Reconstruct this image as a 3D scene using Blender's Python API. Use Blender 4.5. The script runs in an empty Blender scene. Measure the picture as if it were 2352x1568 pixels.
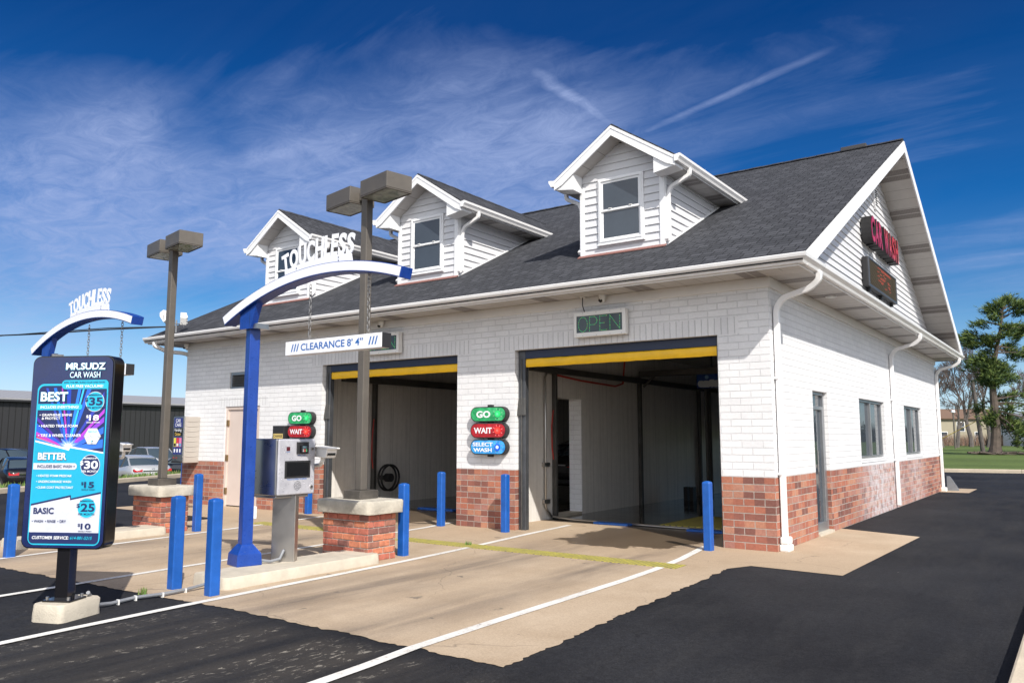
import bpy, bmesh, math, random
from mathutils import Vector, Matrix
random.seed(7)
R=math.radians
C=bpy.context.scene.collection
sc=bpy.context.scene

# ------------------------------------------------------------------ camera
yaw,pitch=R(35.6),math.atan(219/1831)
cam=bpy.data.objects.new('camera',bpy.data.cameras.new('camera')); C.objects.link(cam)
cam.location=(3.573,-11.293,1.58); cam.rotation_euler=(R(90)+pitch,0,yaw)
cam.data.sensor_width=36; cam.data.lens=36*1831/2352; cam.data.clip_end=6000; cam.data.clip_start=.05
sc.camera=cam
# ------------------------------------------------------------------ light
SUN=Vector((.9,-.6,1.0)).normalized()
sun=bpy.data.objects.new('sun',bpy.data.lights.new('sun','SUN')); C.objects.link(sun)
sun.data.energy=4.3; sun.data.angle=R(.53); sun.data.color=(1,.95,.87)
sun.rotation_euler=(-SUN).to_track_quat('-Z','Y').to_euler()
world=bpy.data.worlds.new('World'); sc.world=world; world.use_nodes=True
sc.view_settings.view_transform='Standard'; sc.view_settings.look='None'
sc.view_settings.exposure=0.40; sc.view_settings.gamma=1

def N(nt,t,**kw):
    n=nt.nodes.new(t)
    for k,v in kw.items():
        if k in n.inputs.keys(): n.inputs[k].default_value=v
        else: setattr(n,k,v)
    return n
def L(nt,a,b): nt.links.new(a,b)
def mth(nt,op,a,b=None,c=None,clamp=False):
    n=nt.nodes.new('ShaderNodeMath'); n.operation=op; n.use_clamp=clamp
    for i,x in enumerate((a,b,c)):
        if x is None: continue
        if isinstance(x,(int,float)): n.inputs[i].default_value=x
        else: nt.links.new(x,n.inputs[i])
    return n.outputs[0]
def mixc(nt,f,a,b,blend='MIX'):
    n=nt.nodes.new('ShaderNodeMix'); n.data_type='RGBA'; n.blend_type=blend
    for i,x in ((0,f),(6,a),(7,b)):
        if isinstance(x,(int,float)): n.inputs[i].default_value=x
        elif isinstance(x,tuple): n.inputs[i].default_value=(*x[:3],1)
        else: nt.links.new(x,n.inputs[i])
    return n.outputs[2]
def ramp(nt,fac,*stops):
    n=nt.nodes.new('ShaderNodeValToRGB'); e=n.color_ramp.elements
    while len(e)<len(stops): e.new(.5)
    for el,(p,c) in zip(e,stops):
        el.position=p; el.color=(c,c,c,1) if isinstance(c,(int,float)) else (*c,1)
    nt.links.new(fac,n.inputs[0]); return n.outputs[0]

def build_sky():
    nt=world.node_tree; nt.nodes.clear()
    out=N(nt,'ShaderNodeOutputWorld'); bg=N(nt,'ShaderNodeBackground'); bg.inputs[1].default_value=.10
    sky=N(nt,'ShaderNodeTexSky'); sky.sky_type='NISHITA'; sky.sun_disc=False
    sky.sun_elevation=math.asin(SUN.z); sky.sun_rotation=math.atan2(SUN.x,SUN.y)
    sky.air_density=1.0; sky.dust_density=.3; sky.ozone_density=3.0
    tc=N(nt,'ShaderNodeTexCoord'); sp=N(nt,'ShaderNodeSeparateXYZ'); L(nt,tc.outputs['Generated'],sp.inputs[0])
    x,y,z=sp.outputs
    # polarised, deep blue away from the horizon
    t=ramp(nt,z,(0.0,(.80,.90,1.0)),(.10,(.34,.60,.80)),(.26,(.05,.36,.70)),(.46,(.0,.215,.52)),(.7,(.0,.215,.52)))
    col=mixc(nt,1.0,sky.outputs[0],t,'MULTIPLY')
    # cirrus laid on a flat layer overhead
    zz=mth(nt,'ADD',mth(nt,'MAXIMUM',z,0.0),.10)
    u=mth(nt,'DIVIDE',x,zz); v=mth(nt,'DIVIDE',y,zz)
    cb=N(nt,'ShaderNodeCombineXYZ'); L(nt,u,cb.inputs[0]); L(nt,v,cb.inputs[1])
    def layer(scale,rot,det,rough,dist,sx,sy,loc=(0,0,0)):
        mp=N(nt,'ShaderNodeMapping'); mp.inputs['Rotation'].default_value=(0,0,R(rot)); mp.inputs['Scale'].default_value=(sx,sy,1); mp.inputs['Location'].default_value=loc
        L(nt,cb.outputs[0],mp.inputs[0])
        n=N(nt,'ShaderNodeTexNoise'); n.inputs['Scale'].default_value=scale; n.inputs['Detail'].default_value=det
        n.inputs['Roughness'].default_value=rough; n.inputs['Distortion'].default_value=dist
        L(nt,mp.outputs[0],n.inputs['Vector']); return n.outputs[0]
    soft=ramp(nt,layer(.75,40,4,.5,.4,.8,1.3,(2.2,5.1,0)),(.30,0.0),(.70,1.0))
    wisp=ramp(nt,layer(1.5,32,8,.60,.8,.55,1.9,(1.7,.4,0)),(.30,0.0),(.76,1.0))
    fine=ramp(nt,layer(7,30,10,.74,1.1,.9,1.25,(7,2,0)),(.32,.48),(.70,1.0))
    def region(px,py,a0,a1):
        d=look(px,py); dt=mth(nt,'ADD',mth(nt,'ADD',mth(nt,'MULTIPLY',x,d.x),mth(nt,'MULTIPLY',y,d.y)),mth(nt,'MULTIPLY',z,d.z))
        return ramp(nt,mth(nt,'MULTIPLY_ADD',mth(nt,'SUBTRACT',dt,math.cos(R(a1))),1/(math.cos(R(a0))-math.cos(R(a1))),0.0,clamp=True),(0.0,0.0),(1.0,1.0))
    reg=0.0
    for px,py,a1,k in ((-.10,.18,17,.85),(-.36,.17,13,.60),(-.60,.185,12,.75),(.10,.16,15,.38),(.27,.20,14,.24),(.60,.13,12,.50),(-.62,.085,8,.35),(.45,.36,10,.22)):
        reg=mth(nt,'ADD',reg,mth(nt,'MULTIPLY',mth(nt,'POWER',region(px,py,0,a1),1.3),k))
    val=mth(nt,'ADD',mth(nt,'MINIMUM',reg,1.1),mth(nt,'ADD',mth(nt,'MULTIPLY',mth(nt,'SUBTRACT',soft,.5),.55),mth(nt,'MULTIPLY',mth(nt,'SUBTRACT',wisp,.5),.55)))
    m=mth(nt,'MULTIPLY',ramp(nt,val,(.18,0.0),(.62,.36),(1.4,.84)),fine)
    haze=mth(nt,'MULTIPLY',wisp,.035); m=mth(nt,'MAXIMUM',m,haze)
    az=mth(nt,'ADD',mth(nt,'MULTIPLY',x,-.55),mth(nt,'MULTIPLY',y,.25)); azm=ramp(nt,az,(.15,.35),(.55,1.0))
    # two drifting contrails: distance from a line in the layer
    def trail(a,b,w,dens):
        ax,ay=a; bx,by=b; dx,dy=bx-ax,by-ay; ln=math.hypot(dx,dy); ux,uy=dx/ln,dy/ln
        px=mth(nt,'SUBTRACT',u,ax); py=mth(nt,'SUBTRACT',v,ay)
        al=mth(nt,'ADD',mth(nt,'MULTIPLY',px,ux),mth(nt,'MULTIPLY',py,uy))
        ac=mth(nt,'ABSOLUTE',mth(nt,'ADD',mth(nt,'ADD',mth(nt,'MULTIPLY',px,-uy),mth(nt,'MULTIPLY',py,ux)),mth(nt,'MULTIPLY',mth(nt,'SUBTRACT',wisp,.4),.035)))
        across=ramp(nt,mth(nt,'DIVIDE',ac,w),(0.15,1.0),(1.0,0.0))
        along=ramp(nt,mth(nt,'DIVIDE',al,ln),(0.0,0.0),(.15,.55),(.55,1.0),(.95,.7),(1.0,0.0))
        return mth(nt,'MULTIPLY',mth(nt,'MULTIPLY',mth(nt,'MULTIPLY',across,along),fine),dens)
    for a,b,w,d in TRAILS: m=mth(nt,'MAXIMUM',m,trail(a,b,w,d))
    m=mth(nt,'MULTIPLY',m,.95,clamp=True)
    col=mixc(nt,m,col,(3.0,3.75,6.1))
    # pale band low on the horizon
    hz=ramp(nt,z,(0.0,.75),(.05,.45),(.16,.0))
    hz=mth(nt,'MULTIPLY',hz,azm)
    col=mixc(nt,hz,col,(4.9,6.2,8.6))
    # unseen bright overcast added behind the viewer as fill for the shaded walls
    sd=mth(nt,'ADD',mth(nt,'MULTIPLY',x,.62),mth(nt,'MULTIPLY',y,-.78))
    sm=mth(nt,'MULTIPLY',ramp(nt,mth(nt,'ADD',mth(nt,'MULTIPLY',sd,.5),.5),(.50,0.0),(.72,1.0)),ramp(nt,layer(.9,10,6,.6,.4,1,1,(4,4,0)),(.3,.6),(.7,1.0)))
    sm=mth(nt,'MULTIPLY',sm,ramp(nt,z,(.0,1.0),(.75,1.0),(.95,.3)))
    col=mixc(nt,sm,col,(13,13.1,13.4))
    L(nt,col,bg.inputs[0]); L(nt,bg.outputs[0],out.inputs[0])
def look(px,py):
    Fh=Vector((-math.sin(yaw),math.cos(yaw),0)); Rt=Vector((math.cos(yaw),math.sin(yaw),0))
    F=Fh*math.cos(pitch)+Vector((0,0,math.sin(pitch))); return (F+Rt*px+Rt.cross(F)*py).normalized()
def layer_uv(px,py):
    # where a line of sight (given as right / up tangents) meets the cirrus layer
    Fh=Vector((-math.sin(yaw),math.cos(yaw),0)); Rt=Vector((math.cos(yaw),math.sin(yaw),0))
    F=Fh*math.cos(pitch)+Vector((0,0,math.sin(pitch))); U=Rt.cross(F)
    d=(F+Rt*px+U*py).normalized(); zz=max(d.z,0)+.10
    return (d.x/zz,d.y/zz)
TRAILS=[(layer_uv(.015,.35),layer_uv(.125,.268),.040,.95),(layer_uv(.42,.375),layer_uv(.16,.258),.026,.55),(layer_uv(-.05,.40),layer_uv(.03,.335),.05,.18)]
build_sky()

# ------------------------------------------------------------------ materials
MATS={}
def mat(name,col=(.5,.5,.5),rough=.6,metal=0,spec=.5,vary=0.0,vscale=6,bump=0.0,bscale=60,emit=None,estr=1,coat=0,alpha=None):
    if name in MATS: return MATS[name]
    m=bpy.data.materials.new(name); m.use_nodes=True; nt=m.node_tree; b=nt.nodes['Principled BSDF']
    b.inputs['Base Color'].default_value=(*col,1); b.inputs['Roughness'].default_value=rough
    b.inputs['Metallic'].default_value=metal; b.inputs['Specular IOR Level'].default_value=spec
    b.inputs['Coat Weight'].default_value=coat
    if vary or bump:
        tc=N(nt,'ShaderNodeTexCoord')
        if vary:
            n=N(nt,'ShaderNodeTexNoise'); n.inputs['Scale'].default_value=vscale; n.inputs['Detail'].default_value=7; n.inputs['Roughness'].default_value=.62
            L(nt,tc.outputs['Object'],n.inputs['Vector'])
            f=ramp(nt,n.outputs[0],(.3,0.0),(.7,1.0))
            L(nt,mixc(nt,f,tuple(c*(1-vary) for c in col),tuple(min(1,c*(1+vary)) for c in col)),b.inputs['Base Color'])
            L(nt,mth(nt,'ADD',mth(nt,'MULTIPLY',f,.12),rough-.06),b.inputs['Roughness'])
        if bump:
            n2=N(nt,'ShaderNodeTexNoise'); n2.inputs['Scale'].default_value=bscale; n2.inputs['Detail'].default_value=5
            L(nt,tc.outputs['Object'],n2.inputs['Vector'])
            bp=N(nt,'ShaderNodeBump'); bp.inputs['Strength'].default_value=bump; bp.inputs['Distance'].default_value=.01
            L(nt,n2.outputs[0],bp.inputs['Height']); L(nt,bp.outputs[0],b.inputs['Normal'])
    if emit:
        b.inputs['Emission Color'].default_value=(*emit,1); b.inputs['Emission Strength'].default_value=estr
    MATS[name]=m; return m
def newmat(name):
    m=bpy.data.materials.new(name); m.use_nodes=True; MATS[name]=m
    return m,m.node_tree,m.node_tree.nodes['Principled BSDF']
def uvnode(nt,loc=(0,0,0),scale=(1,1,1),rot=0):
    tc=N(nt,'ShaderNodeTexCoord'); mp=N(nt,'ShaderNodeMapping')
    mp.inputs['Location'].default_value=loc; mp.inputs['Scale'].default_value=scale; mp.inputs['Rotation'].default_value=(0,0,rot)
    L(nt,tc.outputs['UV'],mp.inputs[0]); return tc,mp.outputs[0]
def noise(nt,vec,scale,detail=6,rough=.6,dist=0):
    n=N(nt,'ShaderNodeTexNoise'); n.inputs['Scale'].default_value=scale; n.inputs['Detail'].default_value=detail
    n.inputs['Roughness'].default_value=rough; n.inputs['Distortion'].default_value=dist
    if vec is not None: L(nt,vec,n.inputs['Vector'])
    return n
def wobble(nt,vec,scale,amt):
    n=noise(nt,vec,scale,3)
    s=N(nt,'ShaderNodeVectorMath'); s.operation='SUBTRACT'; L(nt,n.outputs['Color'],s.inputs[0]); s.inputs[1].default_value=(.5,.5,.5)
    k=N(nt,'ShaderNodeVectorMath'); k.operation='SCALE'; L(nt,s.outputs[0],k.inputs[0]); k.inputs['Scale'].default_value=amt
    a=N(nt,'ShaderNodeVectorMath'); a.operation='ADD'; L(nt,vec,a.inputs[0]); L(nt,k.outputs[0],a.inputs[1]); return a.outputs[0]
def scaled(nt,vec,sx,sy,rot=0):
    mp=N(nt,'ShaderNodeMapping'); mp.inputs['Scale'].default_value=(sx,sy,1); mp.inputs['Rotation'].default_value=(0,0,rot); L(nt,vec,mp.inputs[0]); return mp.outputs[0]
def brick(name,c1,c2,mortar,bw=.305,bh=.1016,msize=.008,rot=0,painted=False,offset=.5,stain=False,scale=1,bstr=.6):
    m,nt,b=newmat(name)
    tc,vec=uvnode(nt,rot=rot)
    vec=wobble(nt,vec,9,.012)
    br=N(nt,'ShaderNodeTexBrick'); L(nt,vec,br.inputs['Vector']); br.offset=offset
    br.inputs['Scale'].default_value=1; br.inputs['Brick Width'].default_value=bw; br.inputs['Row Height'].default_value=bh
    br.inputs['Mortar Size'].default_value=msize; br.inputs['Mortar Smooth'].default_value=.35; br.inputs['Bias'].default_value=-.1
    br.inputs['Color1'].default_value=(*c1,1); br.inputs['Color2'].default_value=(*c2,1); br.inputs['Mortar'].default_value=(*mortar,1)
    n=noise(nt,tc.outputs['UV'],28,6,.7); n3=noise(nt,tc.outputs['UV'],2.2,4,.6)
    if not painted:
        sv=N(nt,'ShaderNodeSeparateXYZ'); L(nt,vec,sv.inputs[0]); row=mth(nt,'FLOOR',mth(nt,'DIVIDE',sv.outputs[1],bh))
        odd=mth(nt,'MULTIPLY',mth(nt,'PINGPONG',row,1.0),offset*bw); cell=mth(nt,'FLOOR',mth(nt,'DIVIDE',mth(nt,'ADD',sv.outputs[0],odd),bw))
        cc=N(nt,'ShaderNodeCombineXYZ'); L(nt,cell,cc.inputs[0]); L(nt,row,cc.inputs[1]); wn_=N(nt,'ShaderNodeTexWhiteNoise'); wn_.noise_dimensions='2D'; L(nt,cc.outputs[0],wn_.inputs['Vector'])
        pal=ramp(nt,wn_.outputs[0],(0.0,(.19,.085,.070)),(.25,(.30,.115,.085)),(.5,(.41,.150,.095)),(.75,(.46,.225,.145)),(1.0,(.36,.170,.140)))
        bcol=mixc(nt,br.outputs['Fac'],pal,mortar)
    else: bcol=br.outputs['Color']
    f=ramp(nt,n.outputs[0],(.3,.80 if not painted else .93),(.75,1.15 if not painted else 1.03))
    col=mixc(nt,1.0,bcol,f,'MULTIPLY')
    col=mixc(nt,1.0,col,ramp(nt,n3.outputs[0],(.3,.86 if not painted else .94),(.7,1.08 if not painted else 1.03)),'MULTIPLY')
    if painted:  # pitted paint
        n4=noise(nt,tc.outputs['UV'],75,3,.6)
        pit=ramp(nt,n4.outputs[0],(.27,1.0),(.32,0.0)); gap=ramp(nt,n3.outputs[0],(.42,0.0),(.60,1.0))
        col=mixc(nt,mth(nt,'MULTIPLY',mth(nt,'MULTIPLY',pit,gap),.65),col,(.30,.28,.27))
    if stain:
        g=N(nt,'ShaderNodeNewGeometry'); s=N(nt,'ShaderNodeSeparateXYZ'); L(nt,g.outputs['Position'],s.inputs[0])
        yy=ramp(nt,mth(nt,'MULTIPLY',s.outputs[1],.05),(.24,0.0),(.33,1.0),(.41,.75),(.50,.25),(.56,.6),(.66,0.0))
        n5=noise(nt,wobble(nt,tc.outputs['UV'],3,.3),5,8,.7)
        f5=ramp(nt,n5.outputs[0],(.36,0.0),(.56,1.0))
        onx=ramp(nt,mth(nt,'ABSOLUTE',s.outputs[0]),(.02,1.0),(.08,0.0))
        col=mixc(nt,mth(nt,'MULTIPLY',mth(nt,'MULTIPLY',mth(nt,'MULTIPLY',yy,f5),onx),.8),col,(.62,.60,.62))
    L(nt,col,b.inputs['Base Color']); b.inputs['Roughness'].default_value=.62 if painted else .85
    b.inputs['Specular IOR Level'].default_value=.35
    inv=mth(nt,'SUBTRACT',1.0,br.outputs['Fac'])
    h=mth(nt,'ADD',inv,mth(nt,'MULTIPLY',n.outputs[0],.55))
    bp=N(nt,'ShaderNodeBump'); bp.inputs['Strength'].default_value=bstr; bp.inputs['Distance'].default_value=.009
    L(nt,h,bp.inputs['Height']); L(nt,bp.outputs[0],b.inputs['Normal']); return m
M_WHITE=brick('painted_brick',(.77,.77,.78),(.72,.72,.735),(.665,.665,.68),painted=True,bstr=.75)
M_SOLD=brick('painted_soldier_brick',(.75,.75,.76),(.69,.69,.705),(.58,.58,.59),rot=R(90),painted=True,offset=0.0,bstr=.9)
M_RED=brick('red_brick',(.46,.155,.09),(.235,.085,.06),(.40,.35,.31),msize=.0075,stain=True)
M_PIL=brick('pillar_brick',(.42,.13,.085),(.21,.085,.065),(.36,.32,.28),bw=.215,bh=.082,msize=.009,bstr=.9)
def shingles(name,rot):
    m,nt,b=newmat(name); tc,vec=uvnode(nt,rot=rot)
    vec=wobble(nt,vec,6,.012)
    br=N(nt,'ShaderNodeTexBrick'); L(nt,vec,br.inputs['Vector']); br.offset=.37; br.offset_frequency=3
    br.inputs['Scale'].default_value=1; br.inputs['Brick Width'].default_value=.19; br.inputs['Row Height'].default_value=.122
    br.inputs['Mortar Size'].default_value=.0085; br.inputs['Mortar Smooth'].default_value=.5; br.inputs['Bias'].default_value=-.35
    br.inputs['Color1'].default_value=(.042,.044,.051,1); br.inputs['Color2'].default_value=(.078,.081,.093,1); br.inputs['Mortar'].default_value=(.009,.009,.011,1)
    n=noise(nt,tc.outputs['UV'],90,5,.75); n2=noise(nt,tc.outputs['UV'],1.3,4,.6)
    col=mixc(nt,1.0,br.outputs['Color'],ramp(nt,n.outputs[0],(.25,.78),(.75,1.2)),'MULTIPLY')
    col=mixc(nt,1.0,col,ramp(nt,n2.outputs[0],(.3,.94),(.7,1.06)),'MULTIPLY')
    L(nt,col,b.inputs['Base Color']); b.inputs['Roughness'].default_value=.9; b.inputs['Specular IOR Level'].default_value=.25
    bp=N(nt,'ShaderNodeBump'); bp.inputs['Strength'].default_value=.7; bp.inputs['Distance'].default_value=.012
    L(nt,mth(nt,'ADD',mth(nt,'SUBTRACT',1.0,br.outputs['Fac']),mth(nt,'MULTIPLY',n.outputs[0],.4)),bp.inputs['Height']); L(nt,bp.outputs[0],b.inputs['Normal']); return m
M_SH=shingles('shingles',0); M_SHD=shingles('shingles_turned',R(90))
def lines(name,col,line,period,axis,width=.02,rough=.5,bump=.3,streak=False):
    # boards / panels: thin joint every <period> metres along UV axis
    m,nt,b=newmat(name); tc=N(nt,'ShaderNodeTexCoord'); s=N(nt,'ShaderNodeSeparateXYZ'); L(nt,tc.outputs['UV'],s.inputs[0])
    a=s.outputs[axis]; fr=mth(nt,'FRACT',mth(nt,'DIVIDE',a,period))
    f=ramp(nt,fr,(0.0,1.0),(width,1.0),(width*1.6,0.0),(1.0,0.0))
    n=noise(nt,tc.outputs['UV'],7,6,.65)
    c=mixc(nt,ramp(nt,n.outputs[0],(.3,0.0),(.7,1.0)),tuple(x*.93 for x in col),tuple(min(1,x*1.04) for x in col))
    if streak:
        st=noise(nt,scaled(nt,tc.outputs['UV'],9,.35),1.0,6,.65); st2=noise(nt,tc.outputs['UV'],1.1,5,.6)
        c=mixc(nt,mth(nt,'MULTIPLY',ramp(nt,st.outputs[0],(.45,0.0),(.70,1.0)),ramp(nt,st2.outputs[0],(.35,.25),(.65,.8))),c,tuple(x*.62 for x in col))
    L(nt,mixc(nt,f,c,line),b.inputs['Base Color']); b.inputs['Roughness'].default_value=rough
    bp=N(nt,'ShaderNodeBump'); bp.inputs['Strength'].default_value=bump; bp.inputs['Distance'].default_value=.005
    L(nt,mth(nt,'SUBTRACT',1.0,f),bp.inputs['Height']); L(nt,bp.outputs[0],b.inputs['Normal']); return m
M_SOFX=lines('soffit_boards_x',(.50,.475,.455),(.24,.22,.21),.305,0,.025)
M_SOFY=lines('soffit_boards_y',(.50,.475,.455),(.24,.22,.21),.305,1,.025)
M_VENTX=lines('soffit_vent_x',(.25,.225,.215),(.20,.18,.17),.035,0,.35)
M_VENTY=lines('soffit_vent_y',(.25,.225,.215),(.20,.18,.17),.035,1,.35)
M_SIDE=mat('vinyl_siding',(.64,.64,.66),.45,vary=.03,vscale=3,bump=.08,bscale=40)
M_TRIM=mat('white_trim',(.80,.80,.81),.4,vary=.04,vscale=4)
M_FRZ=mat('frieze_paint',(.74,.72,.70),.5,vary=.04,vscale=3)
M_GUT=mat('gutter_aluminium',(.80,.79,.79),.32,vary=.05,vscale=2.5)
M_GLASS=mat('dark_glass',(.045,.058,.075),.04,spec=.7,vary=.15,vscale=1.5)
M_PANEL=lines('bay_panels',(.72,.70,.67),(.40,.39,.38),.61,0,.012,rough=.35,bump=.2,streak=True)
M_STEEL=mat('dark_steel',(.085,.083,.08),.5,metal=.4,vary=.25,vscale=5)
M_TRACK=mat('door_track',(.085,.09,.10),.45,metal=.5,vary=.2,vscale=4)
M_NAVY=mat('navy_header',(.012,.022,.055),.45,vary=.2,vscale=3)
M_YEL=mat('yellow_vinyl',(.86,.50,.012),.42,vary=.10,vscale=3,bump=.5,bscale=9)
def scuffed(name,col,rough):
    m,nt,b=newmat(name); g=N(nt,'ShaderNodeNewGeometry'); p=g.outputs['Position']
    n=noise(nt,p,7,6,.65); n2=noise(nt,p,34,6,.75); n3=noise(nt,scaled(nt,p,5,5),1.0,3,.5); n4=noise(nt,scaled(nt,p,26,26),1.0,4,.6)
    c=mixc(nt,ramp(nt,n.outputs[0],(.3,0.0),(.7,1.0)),tuple(x*.84 for x in col),tuple(x*1.14+.004 for x in col))
    area=ramp(nt,n3.outputs[0],(.50,0.0),(.62,1.0))
    c=mixc(nt,mth(nt,'MULTIPLY',mth(nt,'MULTIPLY',ramp(nt,n2.outputs[0],(.60,0.0),(.66,1.0)),area),.55),c,(.16,.20,.30))
    c=mixc(nt,mth(nt,'MULTIPLY',mth(nt,'MULTIPLY',ramp(nt,n4.outputs[0],(.60,0.0),(.68,1.0)),ramp(nt,n3.outputs[0],(.36,1.0),(.46,0.0))),.6),c,(.012,.018,.035))
    L(nt,c,b.inputs['Base Color']); L(nt,ramp(nt,n2.outputs[0],(.3,rough-.08),(.7,rough+.15)),b.inputs['Roughness']); return m
M_BLUE=scuffed('bollard_blue',(.004,.085,.37),.42); M_ABLUE=scuffed('arch_blue',(.003,.043,.27),.30)
M_SIGNW=mat('sign_white',(.80,.81,.84),.35,vary=.02,vscale=5)
M_SIGNB=mat('sign_blue_ink',(.01,.12,.42),.5)
M_BRONZE=mat('bronze_paint',(.105,.093,.080),.5,vary=.10,vscale=6)
M_BRONZED=mat('bronze_worn',(.07,.062,.053),.6,vary=.35,vscale=9,bump=.2,bscale=40)
M_LENS=mat('lamp_lens',(.22,.24,.22),.12,spec=.8,vary=.45,vscale=9)
M_CONC=mat('cast_concrete',(.49,.44,.36),.85,vary=.14,vscale=5,bump=.45,bscale=70)
M_CAP=mat('rough_stone_cap',(.45,.415,.35),.85,vary=.24,vscale=5,bump=.8,bscale=28)
M_SS=mat('stainless',(.42,.41,.40),.30,metal=1,vary=.08,vscale=3)
M_SSD=mat('stainless_brushed',(.50,.48,.455),.36,metal=1,vary=.07,vscale=5)
M_BLK=mat('black_gloss',(.008,.008,.010),.12,spec=.6)
M_BLKM=mat('black_matte',(.018,.018,.02),.55)
M_PIPE=mat('grey_conduit',(.20,.21,.23),.5,vary=.1)
M_WPL=mat('white_plastic',(.76,.75,.73),.4,vary=.03)
M_BEIGE=mat('beige_door',(.60,.50,.445),.55,vary=.05,vscale=2.5,bump=.08,bscale=20)
M_TAN=mat('tan_steel',(.47,.43,.385),.42,metal=.3,vary=.06,vscale=4)
M_ALU=mat('aluminium_frame',(.33,.34,.355),.35,metal=.7,vary=.1,vscale=4)
M_CHAIN=mat('chain_steel',(.35,.34,.33),.4,metal=.9)
M_NIGHT=mat('sign_navy',(.008,.018,.085),.25,coat=.3,vary=.2,vscale=4)
M_DKNAVY=mat('ink_navy',(.012,.022,.10),.4)
M_CYAN=mat('ink_cyan',(.015,.43,.62),.35)
M_CYAN2=mat('panel_cyan',(.012,.36,.56),.3,vary=.08,vscale=2)
M_INKW=mat('ink_white',(.80,.82,.86),.4)
M_PALE=mat('panel_pale',(.56,.58,.66),.3,vary=.05,vscale=2)

# ground materials ------------------------------------------------------------
def posxy(nt):
    g=N(nt,'ShaderNodeNewGeometry'); s=N(nt,'ShaderNodeSeparateXYZ'); L(nt,g.outputs['Position'],s.inputs[0]); return g.outputs['Position'],s.outputs
def box_mask(nt,v,a,b,soft):
    # 1 inside a..b on one coordinate, soft edges
    return mth(nt,'MULTIPLY',mth(nt,'MULTIPLY_ADD',mth(nt,'SUBTRACT',v,a),1/soft,0.0,clamp=True),mth(nt,'MULTIPLY_ADD',mth(nt,'SUBTRACT',b,v),1/soft,0.0,clamp=True))
def make_asphalt():
    m,nt,b=newmat('asphalt'); p,s=posxy(nt)
    n1=noise(nt,p,.35,6,.6); n2=noise(nt,p,55,5,.7); n3=noise(nt,scaled(nt,p,1.6,.28),2.2,7,.65)
    c=mixc(nt,ramp(nt,n1.outputs[0],(.3,0.0),(.7,1.0)),(.0105,.0108,.013),(.026,.0265,.030))
    c=mixc(nt,ramp(nt,n3.outputs[0],(.45,0.0),(.72,.55)),c,(.030,.0295,.031))
    c=mixc(nt,1.0,c,ramp(nt,n2.outputs[0],(.25,.45),(.78,1.8)),'MULTIPLY')
    n6=noise(nt,p,16,6,.75); c=mixc(nt,1.0,c,ramp(nt,n6.outputs[0],(.30,.72),(.72,1.4)),'MULTIPLY')
    # worn brownish driving lane in the foreground left, with scuffed-off paint chips along it
    reg=mth(nt,'MULTIPLY',box_mask(nt,s[0],-3.6,.6,.8),box_mask(nt,s[1],-12,-6.7,.3))
    lane=noise(nt,scaled(nt,p,1.0,.12),3.0,5,.6)
    c=mixc(nt,mth(nt,'MULTIPLY',reg,ramp(nt,lane.outputs[0],(.35,0.0),(.65,.8))),c,(.055,.049,.044))
    ch=noise(nt,scaled(nt,p,2.4,.9),10,7,.72,.5); bands=noise(nt,scaled(nt,p,1.9,.22),1.6,4,.55)
    cm=mth(nt,'MULTIPLY',ramp(nt,ch.outputs[0],(.575,0.0),(.60,1.0)),ramp(nt,bands.outputs[0],(.50,0.0),(.60,1.0)))
    c=mixc(nt,mth(nt,'MULTIPLY',mth(nt,'MULTIPLY',cm,reg),.85),c,(.30,.275,.235))
    # the odd pale speck of grit
    v=N(nt,'ShaderNodeTexVoronoi'); v.inputs['Scale'].default_value=2.6; L(nt,p,v.inputs['Vector'])
    c=mixc(nt,mth(nt,'MULTIPLY',ramp(nt,v.outputs['Distance'],(.012,1.0),(.022,0.0)),.8),c,(.42,.40,.36))
    # fine cracks
    v2=N(nt,'ShaderNodeTexVoronoi'); v2.feature='DISTANCE_TO_EDGE'; v2.inputs['Scale'].default_value=.75; L(nt,wobble(nt,p,1.6,.7),v2.inputs['Vector'])
    ck=mth(nt,'MULTIPLY',ramp(nt,v2.outputs[0],(.0,1.0),(.007,0.0)),ramp(nt,n1.outputs[0],(.42,0.0),(.55,1.0)))
    ck=mth(nt,'MULTIPLY',ck,box_mask(nt,s[0],-9,1.5,1.0))
    c=mixc(nt,mth(nt,'MULTIPLY',ck,.55),c,(.010,.010,.011))
    L(nt,c,b.inputs['Base Color']); L(nt,ramp(nt,n3.outputs[0],(.3,.72),(.7,.90)),b.inputs['Roughness']); b.inputs['Specular IOR Level'].default_value=.12
    bp=N(nt,'ShaderNodeBump'); bp.inputs['Strength'].default_value=.5; bp.inputs['Distance'].default_value=.006
    L(nt,n2.outputs[0],bp.inputs['Height']); L(nt,bp.outputs[0],b.inputs['Normal']); return m
M_ASPH=make_asphalt()
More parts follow.
